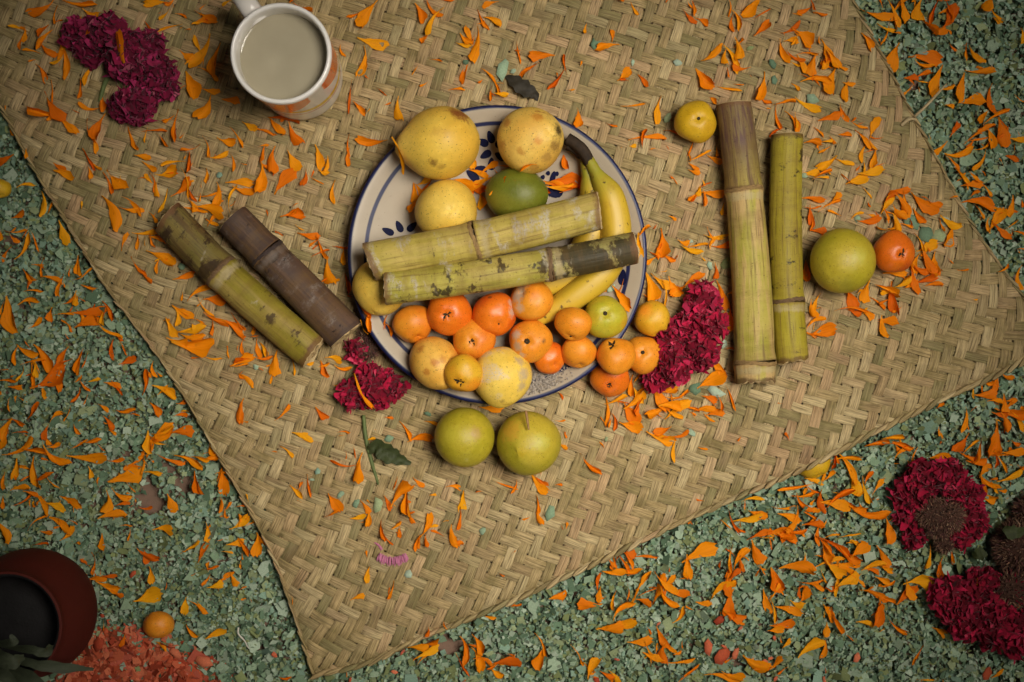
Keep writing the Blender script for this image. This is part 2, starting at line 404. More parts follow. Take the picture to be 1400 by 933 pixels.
t = NT('cloudy_water'); nz = t.noise(t.coord('Generated'), 2.5, 3)
t.bs(Base_Color=t.mix(nz, lin(172, 162, 136), lin(192, 182, 156)), Roughness=.04, Specular_IOR_Level=.6); t.b.inputs['Transmission Weight'].default_value = .25; t.b.inputs['IOR'].default_value = 1.33
rw = .0347; V = [(0, 0, 0)]; F = []; n = 64
rings = [(.5, 0), (.9, .0), (.97, .0002), (1.0, .0009), (1.0, -.01)]
V = [(0, 0, 0)] + [(r * rw * math.cos(2 * PI * k / n), r * rw * math.sin(2 * PI * k / n), z) for r, z in rings for k in range(n)]
F = [(0, 1 + (k + 1) % n, 1 + k) for k in range(n)] + grid_faces(len(rings), n, True, 1)
wt = link('water', mesh('water', V, F), None, t.mat); wt.location = MUGB + Vector((0, 0, .0735 * 1.13)); wt.scale = (.985, .985, 1); tag(wt, 'still cloudy water filling the white mug', 'water')

# ---------------------------------------------------------------- fruit
def mat_fruit(name, cA, cB, cC=None, spot=lin(70, 45, 20), spots=.5, patch=None, patch_lo=.64, scuff=lin(168, 104, 40), mold=None, rough=.42, pores=.25, pole=None, bump=.12, marks=()):
    t = NT(name); g = t.coord(); w = t.math('MULTIPLY', t.rand(), 53.0)
    n1 = t.noise(g, 1.6, 3, .5, w); n2 = t.noise(g, 5, 4, .6, w)
    c = t.mix(t.step(n1, .38, .62), cA, cB)
    if cC: c = t.mix(t.step(t.noise(g, 1.1, 2, .5, t.math('ADD', w, 9)), .5, .68), c, cC)
    c = t.mix(t.step(n2, .45, .75, 0, .28), c, tuple(x * .62 for x in cA[:3]) + (1,))
    mot = t.noise(g, 14, 4, .7, w); c = t.mix(t.step(mot, .35, .65, .22, 0), c, tuple(x * .55 for x in cB[:3]) + (1,)); c = t.mix(t.step(mot, .55, .75, 0, .18), c, tuple(min(1, x * 1.5 + .02) for x in cB[:3]) + (1,))
    sp = t.noise(g, 24, 2, .5, w); c = t.mix(t.step(sp, .655, .70, 0, spots), c, spot)
    if patch: c = t.mix(t.step(t.noise(g, 2.6, 5, .65, t.math('ADD', w, 4)), patch_lo, patch_lo + .06, 0, .85), c, patch)
    if mold:
        mk = t.math('MULTIPLY', t.step(t.noise(g, 2.0, 3, .6, t.math('ADD', w, 2.2)), .55, .62), t.step(t.noise(g, 60, 3, .8), .42, .6)); c = t.mix(mk, c, mold)
    c = t.mix(t.step(t.noise(g, 4.5, 6, .75, t.math('ADD', w, 6)), .60, .74, 0, .5), c, scuff); c = t.mix(t.step(t.noise(g, 46, 2, .5, w), .64, .69, 0, .6), c, spot)
    ob = t.coord('Object')
    for dv, rr, mc, ms in marks:      # a bruise, scar, blush, dust or painted highlight at one place on the skin
        ds = t.n('ShaderNodeVectorMath', {0: ob, 1: tuple(dv)}, operation='DISTANCE').outputs['Value']
        ds = t.math('ADD', ds, t.math('MULTIPLY', t.math('SUBTRACT', t.noise(ob, 6, 5, .75), .5), rr * 2.4))
        c = t.mix(t.math('MULTIPLY', t.step(ds, rr * .45, rr * 1.15, ms, 0), t.step(t.noise(ob, 26, 3, .75), .34, .58, .75, 1)), c, mc)
    t.bs(Base_Color=c, Roughness=t.step(mot, .3, .7, rough - .06, rough + .18), Specular_IOR_Level=.4)
    t.bs(Subsurface_Weight=.06, Subsurface_Radius=(.003, .002, .001), Subsurface_Scale=1.0)
    t.bump(t.math('ADD', t.noise(g, 70, 2), t.math('MULTIPLY', n2, 1.2)), bump, .001); return t.mat
def FA(*a, **k): return (a, k)
FARGS = {
 'tejo': FA('tejocote_orange', lin(226, 136, 26), lin(230, 150, 40), lin(218, 116, 24), spots=.7),
 'tejored': FA('tejocote_red_orange', lin(224, 106, 20), lin(228, 120, 26), lin(204, 76, 18), spots=.5, rough=.3),
 'tejomold': FA('tejocote_dusty', lin(228, 128, 26), lin(232, 144, 38), lin(214, 104, 22), spots=.5, mold=lin(188, 172, 156)),
 'tejoyel': FA('tejocote_yellow', lin(222, 160, 30), lin(216, 168, 40), lin(232, 140, 30), spots=.7),
 'yellow': FA('tejocote_lemon_yellow', lin(206, 162, 26), lin(214, 172, 34), lin(198, 146, 28), spots=.5),
 'guava': FA('guava_yellow', lin(226, 186, 70), lin(236, 200, 92), lin(218, 168, 54), spots=.45, rough=.5),
 'guavab': FA('guava_bruised', lin(224, 182, 78), lin(234, 196, 96), lin(216, 160, 66), patch=lin(150, 86, 26), patch_lo=.60, spots=.6, rough=.5),
 'guavao': FA('guava_orange', lin(226, 166, 62), lin(230, 180, 80), lin(222, 150, 50), patch=lin(170, 92, 24), patch_lo=.63, spots=.5),
 'guavamold': FA('guava_dusty', lin(228, 188, 68), lin(234, 200, 88), spots=.4, mold=lin(196, 180, 160), rough=.5),
 'lime': FA('lime_yellow_green', lin(180, 162, 42), lin(166, 154, 38), lin(192, 170, 56), spots=.35, rough=.34, bump=.3),
 'limeg': FA('lime_green', lin(112, 116, 32), lin(94, 102, 28), lin(132, 128, 42), spots=.4, rough=.34, bump=.3),
 'apple': FA('green_orange_fruit', lin(170, 172, 44), lin(188, 166, 40), lin(228, 136, 30), spots=.4),
}
FM = {k: mat_fruit(*a, **kw) for k, (a, kw) in FARGS.items()}
CALYX = M_plain('dry_calyx', lin(52, 40, 22), .8, .4); STEMM = M_plain('dry_stem', lin(150, 116, 74), .7, .3)
def fruit_mesh(kind, seed):
    r_ = random.Random(seed); nt, nph = 26, 36; V = []
    ph = [r_.uniform(0, 6.28) for _ in range(8)]; lob = r_.uniform(.018, .042) if kind != 'lime' else r_.uniform(.008, .016)
    for i in range(nt + 1):
        th = PI * i / nt
        for j in range(nph):
            p = 2 * PI * j / nph; r = 1.0
            r += lob * math.sin(2 * th + ph[0]) * math.cos(p + ph[1]) + lob * math.cos(3 * p + ph[2]) * math.sin(th) ** 2 + .5 * lob * math.sin(5 * th + ph[3]) * math.cos(2 * p + ph[4]) + .35 * lob * math.sin(7 * th + ph[6]) * math.cos(4 * p + ph[7])
            if kind == 'tejo':
                r += -.16 * math.exp(-(th / .24) ** 2) - .10 * math.exp(-((PI - th) / .3) ** 2) + .018 * math.cos(5 * p + ph[5]) * math.sin(th)
                r *= 1 + .05 * math.sin(th) ** 4
            elif kind == 'lime':
                r += .022 * math.exp(-(th / .22) ** 2) - .03 * math.exp(-((PI - th) / .2) ** 2)
            elif kind == 'guava':
                r += .10 * math.exp(-(th / .5) ** 2) * (1 if True else 0) - .05 * math.exp(-(th / .1) ** 2)
            elif kind == 'guavaneck':
                r += .20 * math.exp(-(th / .42) ** 2) - .03 * math.exp(-(th / .1) ** 2)
            V.append((r * math.sin(th) * math.cos(p), r * math.sin(th) * math.sin(p), r * math.cos(th)))
    return mesh('fruit', V, grid_faces(nt + 1, nph, True))
def calyx_mesh(seed):
    r_ = random.Random(seed); V = [(0, 0, .03)]; F = []; n = 9
    for k in range(n): V.append((r_.uniform(.06, .12) * math.cos(2 * PI * k / n), r_.uniform(.06, .12) * math.sin(2 * PI * k / n), r_.uniform(.0, .05)))
    F += [(0, 1 + k, 1 + (k + 1) % n) for k in range(n)]
    for k in range(r_.choice((4, 5, 5, 6))):
        a = 2 * PI * k / 5 + r_.uniform(-.35, .35); b = len(V); s = r_.uniform(.5, 1.15); cv = r_.uniform(-.5, .5)
        for rr, da, z in ((.05, -.6, .02), (.13, -.4, .06), (.23, cv, r_.uniform(.03, .13)), (.13, .45, .06), (.05, .6, .02)): V.append((rr * s * math.cos(a + da), rr * s * math.sin(a + da), z))
        F += [(b, b + 1, b + 4), (b + 1, b + 3, b + 4), (b + 1, b + 2, b + 3)]
    for k in range(12):
        a = r_.uniform(0, 6.28); q = r_.uniform(.02, .08); b = len(V); V += [(q * math.cos(a), q * math.sin(a), 0), (q * math.cos(a + .4), q * math.sin(a + .4), .02), (q * 1.2 * math.cos(a), q * 1.2 * math.sin(a), r_.uniform(.06, .13))]; F.append((b, b + 1, b + 2))
    return mesh('calyx', V, F, False, None, False)
fseed = [100]
def fruit(name, label, cat, px, py, rpx, z, shape, mk, pole=(0, 0), asp=1.0, yaw=0.0, part='calyx', group=None, flat=1.0, csc=1.0, marks=()):
    """pole: where the calyx or stem end points, as a fraction of the radius in picture x,y; asp: stretch along the pole"""
    fseed[0] += 1; m = fruit_mesh(shape, fseed[0]); m.name = name
    o = bpy.data.objects.new(name, m); COL.objects.link(o); o.location = W(px, py, z)
    dx, dy = pole; dz = math.sqrt(max(0.0, 1 - dx * dx - dy * dy)) if dx * dx + dy * dy < 1 else 0
    if flat < 0: dz = -dz
    d = Vector((dx, -dy, dz)).normalized(); o.rotation_mode = 'QUATERNION'
    o.rotation_quaternion = d.to_track_quat('Z', 'Y') @ Quaternion((0, 0, 1), yaw + random.uniform(0, 6.28))
    r = R(rpx, z); o.scale = (r, r, r * asp)
    if marks:
        iq = o.rotation_quaternion.inverted(); L_ = []
        for mx, my, rr, mc, ms in marks: L_.append((iq @ Vector((mx, -my, math.sqrt(max(0, 1 - mx * mx - my * my)))), rr, mc, ms))
        a_, k_ = FARGS[mk]; k2 = dict(k_); k2['marks'] = L_; m.materials.append(mat_fruit(*a_, **k2))
    else: m.materials.append(FM[mk])
    tag(o, label, cat, group)
    if part == 'calyx':
        c = link('calyx', calyx_mesh(fseed[0]), o, CALYX); c.location = (0, 0, .82); c.scale = (csc * 1.35,) * 3
    elif part == 'stem':
        sm = mesh('stem', [(.045 * math.cos(a) + .18 * t * t, .045 * math.sin(a), t * .5) for t in (0, .4, .8, 1) for a in [k * PI / 3 for k in range(6)]] , grid_faces(4, 6, True)); c = link('stem', sm, o, STEMM); c.location = (0, 0, .88)
    elif part == 'stem_scar':
        sm = mesh('stem_scar', [(.11 * math.cos(a) * s, .11 * math.sin(a) * s, zz) for s, zz in ((.1, .0), (.6, .03), (1, 0), (1, -.06)) for a in [k * PI / 4 for k in range(8)]], grid_faces(4, 8, True)); c = link('stem_scar', sm, o, CALYX); c.location = (0, 0, .985 if shape == 'lime' else .90); c.scale = (csc,) * 3
    return o
def on_plate(px, py, rpx):
    p = W(px, py, .03); return plate_z(p.x, p.y) + R(rpx, .03)
g = 'guavas heaped on the plate'
fruit('guava', 'largest yellow guava with a nub and brown bruise, at the plate rim near the mug', 'guava', 603, 196, 50, .045, 'guavaneck', 'guava', (-.99, .10), 1.06, part='calyx', group=g, csc=.6, marks=[(.50, -.74, .36, lin(128, 62, 24), 1.0), (-.15, .62, .13, lin(120, 84, 30), .85), (-.05, -.15, .16, lin(200, 156, 60), .7), (.2, -.12, .12, lin(196, 152, 60), .6), (.05, .75, .12, lin(150, 110, 40), .6)])
fruit('guava', 'round yellow guava blotched brown with a black scar, beside the banana stem', 'guava', 725, 192, 45.5, .041, 'guava', 'guavab', (.55, -.1), .98, group=g, csc=.01, part='stem_scar', marks=[(.80, -.2, .24, lin(36, 22, 14), 1.0), (.72, .25, .26, lin(120, 84, 40), .75), (.5, .6, .22, lin(140, 100, 50), .6), (.2, -.55, .20, lin(190, 124, 40), .85), (.22, .15, .14, lin(196, 130, 40), .85), (-.28, .45, .15, lin(180, 120, 44), .75), (-.7, -.45, .2, lin(176, 110, 40), .8), (-.85, .2, .2, lin(170, 106, 40), .7), (.1, .85, .2, lin(176, 120, 44), .7)])
fruit('guava', 'pale yellow guava half hidden under the upper cane, beside the green lime', 'guava', 611, 289, 43, .036, 'guava', 'guava', (.2, .1), 1.0, part='stem_scar', csc=.3, group=g)
fruit('guava', 'pale yellow guava peeking out under the ends of both plate canes', 'guava', 520, 392, 38, .034, 'guava', 'guava', (-.2, .9), .98, part=None, group=g)
fruit('guava', 'orange yellow guava with brown bruises, lowest on the plate towards the cockscomb', 'guava', 594, 496, 34, .035, 'guava', 'guavao', (.55, .7), 1.15, part='calyx', csc=.7, group=g, marks=[(-.5, -.5, .2, lin(170, 100, 36), .8), (.05, -.05, .17, lin(180, 108, 40), .8), (-.3, .3, .18, lin(176, 104, 36), .75), (.35, -.2, .2, lin(176, 110, 40), .6)])
fruit('guava', 'yellow guava with a grey dusty side, overhanging the plate above two limes', 'guava', 685, 514, 41, .036, 'guava', 'guavamold', (.1, .95), .98, part='stem_scar', csc=.5, group=g, marks=[(.75, -.05, .26, lin(176, 156, 128), .85), (.6, -.5, .2, lin(172, 150, 120), .8), (.7, .35, .2, lin(170, 150, 124), .7), (.05, .8, .1, lin(140, 110, 50), .7)])
fruit('lime', 'dark green lime on the plate, tucked between guavas and the upper cane', 'lime', 706, 266, 37, .032, 'lime', 'limeg', (.95, .1), 1.18, part=None)
fruit('lime', 'yellow green lime with a tan scar on the mat below the plate', 'lime', 635, 598, 41, .0255, 'lime', 'lime', (.68, .60), 1.0, part='stem_scar', csc=.5, marks=[(.42, -.20, .24, lin(176, 142, 84), .75), (.1, .7, .1, lin(190, 178, 90), .5), (-.4, -.1, .4, lin(190, 176, 56), .6)])  # the small pale mark low down is a highlight painted into the skin
fruit('lime', 'yellow green lime with a thin stem bit, beside another lime below the plate', 'lime', 723, 606, 44, .027, 'lime', 'lime', (-.35, .22), 1.0, part='stem_scar', csc=.4, marks=[(-.6, -.45, .42, lin(200, 148, 50), .7), (.4, -.1, .3, lin(186, 186, 84), .5), (-.2, .2, .2, lin(190, 160, 40), .6)])  # the pale green mark paints a broad highlight on the flank
fruit('lime', 'yellow green lime beside the orange tejocote and the thinner upright cane', 'lime', 1152, 357, 44.5, .0275, 'lime', 'lime', (-.5, .55), 1.0, part='stem_scar', csc=.4, marks=[(.0, .75, .3, lin(140, 132, 36), .6), (.3, -.1, .3, lin(188, 184, 80), .5)])  # the paler mark is this lime's broad highlight, put into its colour
g = 'tejocotes heaped along the plate'
def tj(lab, px, py, r, z, mk='tejo', pole=(.2, .2), asp=.94, part='calyx', group=g, **kw):
    fruit('tejocote', lab, 'tejocote', px, py, r, z, 'tejo', mk, pole, asp, part=part, group=group, **kw)
tj('plain orange tejocote under the cut end of the lower cane', 565, 443, 27, .030, 'tejo', (.3, .8), part=None)
tj('red orange tejocote with black calyx, touching the lower cane', 614, 428, 30, .038, 'tejored', (-.08, .12))
tj('shiny red orange tejocote with one dusty flank, below the middle of the lower cane', 676, 430, 29.5, .038, 'tejored', (.25, .55), part='stem_scar', csc=.4, marks=[(.85, -.1, .3, lin(186, 168, 148), .8), (.7, -.5, .2, lin(180, 160, 140), .7), (-.2, -.75, .12, lin(90, 50, 20), .8)])
tj('orange tejocote with a star calyx, in the middle of the tejocote heap', 648, 465, 28, .036, 'tejo', (-.08, .12))
tj('yellow orange tejocote with dark calyx lying between two guavas', 634, 511, 26, .052, 'tejoyel', (-.25, .5))
tj('dusty orange tejocote wedged between the lower cane and the banana', 727, 410, 29, .040, 'tejo', (-.5, -.4), part=None, marks=[(-.7, -.2, .4, lin(176, 160, 140), .85), (-.5, -.65, .35, lin(130, 112, 90), .85), (-.6, .4, .25, lin(186, 170, 150), .7)])
tj('dusty orange tejocote with greenish stem scar, above the dusty guava', 725, 467, 28.5, .036, 'tejo', (-.2, .0), part='stem_scar', csc=1.3, marks=[(-.7, -.3, .3, lin(184, 168, 148), .8), (-.65, .25, .3, lin(176, 160, 140), .75), (-.4, .65, .2, lin(186, 170, 150), .7), (.6, .0, .14, lin(110, 80, 40), .8)])
tj('half hidden orange tejocote with split skin in the grey dust', 751, 490, 22, .028, 'tejored', (.4, .5), part=None)
tj('freckled orange tejocote touching the banana tip', 784, 443, 24.5, .046, 'tejo', (-.2, .85), part='stem_scar', csc=.5)
tj('smooth orange tejocote under the freckled one, near the plate rim', 791, 481, 23.5, .033, 'tejo', (.1, .9), part=None)
fruit('tejocote', 'green and orange tejocote with a dimpled stem end, on the plate by the rim', 'tejocote', 827, 434, 28, .036, 'tejo', 'apple', (-.05, -.2), .96, part='stem_scar', group=g)
g2 = 'tejocotes beside the plate'
tj('amber tejocote at the plate rim touching the big cockscomb', 892, 436, 23.5, .0165, 'tejoyel', (.4, .85), 1.05, part=None, group=g2)
tj('wilted orange tejocote with torn crown, resting on top against the plate rim', 842, 487, 25.5, .036, 'tejo', (-.3, -.7), group=g2, csc=1.3)
tj('orange tejocote with a dark cracked scar, between wilted tejocote and cockscomb', 880, 485, 25, .0165, 'tejo', (-.15, -.15), part='stem_scar', group=g2)
tj('flattened red orange tejocote lying below the wilted one on the mat', 834, 518, 26, .0145, 'tejored', (-.12, .5), .74, group=g2)
tj('orange tejocote with black calyx among petals, beside a lime on the mat', 1222, 345, 27.5, .0175, 'tejored', (.2, .2), group=None)
tj('lemon yellow tejocote beside the top end of the thick upright cane', 951, 167, 27.5, .0175, 'yellow', (.05, -.05), part='stem_scar', group=None, csc=.8)
tj('small orange tejocote on the green sawdust near the coral shavings', 217, 854, 20, .004, 'tejo', (.2, .9), part=None, group=None)
tj('yellow tejocote half under the near hem of the mat', 1112, 633, 23, -.0072, 'yellow', (.3, .8), part=None, group=None)
tj('yellow tejocote on the sawdust at the picture edge beside the mat', 0, 258, 14, -.001, 'yellow', (.3, .8), part=None, group=None)

# ---------------------------------------------------------------- bananas
def mat_banana():
    t = NT('banana_peel'); uv = t.coord('UV'); s = t.n('ShaderNodeSeparateXYZ', {0: uv}); g = t.coord('Object')
    c = t.mix(t.noise(t.vmul(uv, (3, 2, 1)), 1.5, 4), lin(188, 154, 36), lin(202, 168, 50))
    ends = t.step(s.outputs[1], .12, .30, 1, 0); c = t.mix(t.math('MULTIPLY', ends, .9), c, lin(140, 140, 40))
    sp = t.noise(g, 150, 3, .6); c = t.mix(t.step(sp, .62, .69, 0, .85), c, lin(62, 38, 16)); c = t.mix(t.step(t.noise(g, 40, 5, .7), .56, .7, 0, .5), c, lin(140, 98, 30))
    c = t.mix(t.step(t.noise(t.vmul(uv, (14, 1.5, 1)), 1, 4), .58, .74, 0, .4), c, lin(128, 90, 26))
    t.bs(Base_Color=c, Roughness=.48); t.bump(t.noise(g, 300, 2), .1, .0006); return t.mat
PEEL = mat_banana(); BSTEM = M_plain('banana_stem', lin(46, 34, 22), .8, .5)
def tube(name, pts, radii, n=14, angular=0.0, flat=1.0, caps=True):
    C = catmull(pts, 6); Rr = np.interp(np.linspace(0, 1, len(C)), np.linspace(0, 1, len(radii)), radii); V = []; UVs = []
    for i, p in enumerate(C):
        tn = Vector(C[min(i + 1, len(C) - 1)] - C[max(i - 1, 0)]).normalized(); sd = tn.cross(Vector((0, 0, 1))).normalized(); up = sd.cross(tn)
        for q in range(n):
            a = 2 * PI * q / n; r = Rr[i] * (1 + angular * math.cos(5 * a + .6))
            V.append(Vector(p) + sd * (r * math.cos(a)) + up * (r * math.sin(a) * flat)); UVs.append((abs(q / n * 2 - 1), i / (len(C) - 1)))
    F = grid_faces(len(C), n, True)
    if caps: F += [tuple(range(n))[::-1], tuple(range((len(C) - 1) * n, len(C) * n))]
    return V, F, UVs
BN = empty('banana_bunch', W(790, 200, .03)); tag(BN, 'pair of yellow bananas on one blackened stem, pinned under the canes', 'bananas')
def child_world(name, V, F, UVs, parent, m, smooth=True):
    o = link(name, mesh(name, [Vector(p) - parent.location for p in V], F, smooth, UVs), parent, m); return o
P3 = lambda L: [tuple(W(x, y, z)) for x, y, z in L]
V, F, U = tube('banana', P3([(804, 216, .034), (817, 240, .036), (836, 274, .036), (842, 325, .034), (826, 370, .033), (790, 402, .033), (750, 428, .032), (718, 448, .028)]), [.0042, .0050, .0112, .0126, .0126, .0122, .0108, .0072, .0035], 20, .035)
child_world('banana', V, F, U, BN, PEEL)
V, F, U = tube('banana', P3([(800, 219, .030), (806, 245, .027), (812, 285, .025), (806, 330, .024), (780, 372, .024), (745, 392, .024), (722, 400, .022)]), [.004, .006, .0115, .0125, .0125, .0115, .009, .004], 20, .035)
child_world('banana', V, F, U, BN, PEEL)
V, F, U = tube('stem', P3([(776, 190, .036), (786, 196, .037), (797, 206, .036), (806, 222, .034), (811, 232, .034)]), [.005, .0048, .0050, .0048, .003], 12, .08)
child_world('stem', V, F, U, BN, BSTEM)
V, F, U = tube('stem', P3([(775, 199, .033), (786, 203, .033), (797, 212, .032)]), [.0035, .004, .0045], 10, .1)
child_world('stem', V, F, U, BN, BSTEM)

# ---------------------------------------------------------------- sugar cane
def mat_cane(name, c1, c2, c3, streak=.3, mold=.62, moldc=lin(40, 32, 22), dust=.68, dustc=lin(178, 168, 146), purple=None, nodec=lin(104, 76, 48), bandc=lin(176, 160, 116), s2=lin(180, 152, 98), s2a=.35, s3=.5, endc=lin(112, 78, 50)):
    t = NT(name); uv = t.coord('UV'); r = t.rand(); off = t.n('ShaderNodeCombineXYZ', {2: t.math('MULTIPLY', r, 40)}).outputs[0]
    b = t.n('ShaderNodeVectorMath', {0: uv, 1: off}, operation='ADD').outputs[0]      # u round the cane 0..1, v along in cane widths
    big = t.noise(t.vmul(b, (2.0, .55, 1)), 1, 4, .6); st = t.noise(t.vmul(b, (22, .35, 1)), 1, 3, .6); fine = t.noise(t.vmul(b, (70, 2, 1)), 1, 2, .6)
    c = t.mix(t.step(big, .36, .64), c1, c2); c = t.mix(t.step(t.noise(t.vmul(b, (5, .12, 1)), 1, 3, .5), .48, .58, 0, s2a), c, s2); c = t.mix(t.step(st, .5, .62, 0, streak), c, c3); c = t.mix(t.step(t.noise(t.vmul(b, (30, .22, 4)), 1, 3, .6), .54, .66, 0, s3), c, lin(96, 72, 40))
    if purple: c = t.mix(t.math('MULTIPLY', t.step(t.n('ShaderNodeSeparateXYZ', {0: uv}).outputs[1], 2.2, 4.6, 1, 0), t.step(st, .40, .60, .95, .3)), c, purple)
    spk = t.noise(t.vmul(b, (9, 2.4, 1)), 1, 5, .7); m1 = t.noise(t.vmul(b, (3.2, .8, 1)), 1, 6, .68)
    c = t.mix(t.step(m1, mold, mold + .05, 0, .9), c, moldc)
    c = t.mix(t.step(spk, .70, .76, 0, .7), c, moldc)
    d = t.math('MULTIPLY', t.step(t.noise(t.vmul(b, (2.4, .7, 3)), 1.3, 3, .6), dust, dust + .08), t.step(t.noise(t.vmul(b, (40, 9, 1)), 1, 3, .7), .36, .6)); c = t.mix(d, c, dustc)
    nd = t.n('ShaderNodeSeparateColor', {0: t.n('ShaderNodeVertexColor', layer_name='Col').outputs[0]})
    c = t.mix(t.math('MULTIPLY', t.step(t.math('ADD', nd.outputs[0], t.math('MULTIPLY', t.math('SUBTRACT', spk, .5), .9)), .45, .75), .7), c, nodec)
    c = t.mix(t.math('MULTIPLY', t.step(t.math('ADD', nd.outputs[1], t.math('MULTIPLY', t.math('SUBTRACT', st, .5), 1.2)), .4, .8), .75), c, bandc)
    c = t.mix(t.math('MULTIPLY', t.step(t.math('ADD', nd.outputs[2], t.math('MULTIPLY', t.math('SUBTRACT', spk, .5), 1.4)), .4, .8), .8), c, endc)
    gr = t.noise(t.vmul(b, (1.4, .9, 2)), 1, 6, .75); c = t.mix(t.step(gr, .46, .7, 0, .5), c, lin(110, 82, 44)); c = t.mix(t.step(t.noise(t.vmul(b, (50, 14, 1)), 1, 2, .5), .66, .72, 0, .6), c, lin(60, 44, 24))
    c = t.mix(t.step(fine, .5, .8, 0, .15), c, lin(60, 50, 24))
    t.bs(Base_Color=c, Roughness=t.step(big, .3, .7, .5, .7), Specular_IOR_Level=.25); t.bump(t.math('ADD', st, t.math('MULTIPLY', spk, .5)), .6, .0012); return t.mat
CM = {
 'up': mat_cane('cane_pale_green', lin(164, 148, 62), lin(182, 162, 82), lin(198, 170, 102), mold=.66, dust=.55),
 'lo': mat_cane('cane_mouldy_green', lin(152, 144, 52), lin(174, 160, 72), lin(190, 172, 98), mold=.56, dust=.57),
 'lo2': mat_cane('cane_black_mould', lin(128, 122, 70), lin(160, 150, 84), lin(170, 160, 96), mold=.44, dust=.60),
 'lg': mat_cane('cane_worn_green', lin(130, 118, 34), lin(146, 130, 46), lin(150, 124, 60), mold=.58, dust=.70, moldc=lin(62, 46, 26)),
 'lgt': mat_cane('cane_scuffed_brown', lin(110, 98, 48), lin(128, 112, 56), lin(78, 60, 40), streak=.6, mold=.50, moldc=lin(56, 40, 26), s2=lin(104, 84, 54), s2a=.6),
 'dk': mat_cane('cane_dark_purple', lin(66, 52, 48), lin(84, 66, 56), lin(108, 82, 62), streak=.5, mold=.60, dust=.58, bandc=lin(104, 94, 88), dustc=lin(118, 106, 98), s2=lin(98, 72, 52), endc=lin(70, 54, 46), moldc=lin(30, 24, 22)),
 'rg': mat_cane('cane_straw_green', lin(156, 150, 54), lin(180, 160, 86), lin(190, 158, 104), streak=.6, mold=.70, dust=.80, s2=lin(188, 156, 106), s2a=.85, s3=.65, endc=lin(78, 54, 36)),
 'rgp': mat_cane('cane_purple_top', lin(150, 134, 62), lin(160, 142, 70), lin(110, 82, 66), streak=.8, mold=.74, dust=.8, purple=lin(92, 66, 62), s3=.8, s2=lin(150, 118, 74), s2a=.6),
 'th': mat_cane('cane_yellow_green', lin(156, 142, 38), lin(168, 152, 48), lin(142, 120, 52), streak=.3, mold=.565, dust=.82, s2=lin(140, 120, 46), s2a=.4, s3=.5, endc=lin(96, 66, 40)),
}
RING = M_plain('cane_node', lin(140, 112, 70), .75, .4, 8, .5); RINGD = M_plain('cane_node_dark', lin(108, 84, 58), .8, .4, 8, .5); RINGW = M_plain('cane_node_waxy', lin(186, 176, 140), .6, .2, 8, .3)
PITH = M_plain('cane_pith', lin(184, 158, 112), .8, .3, 12, .6)
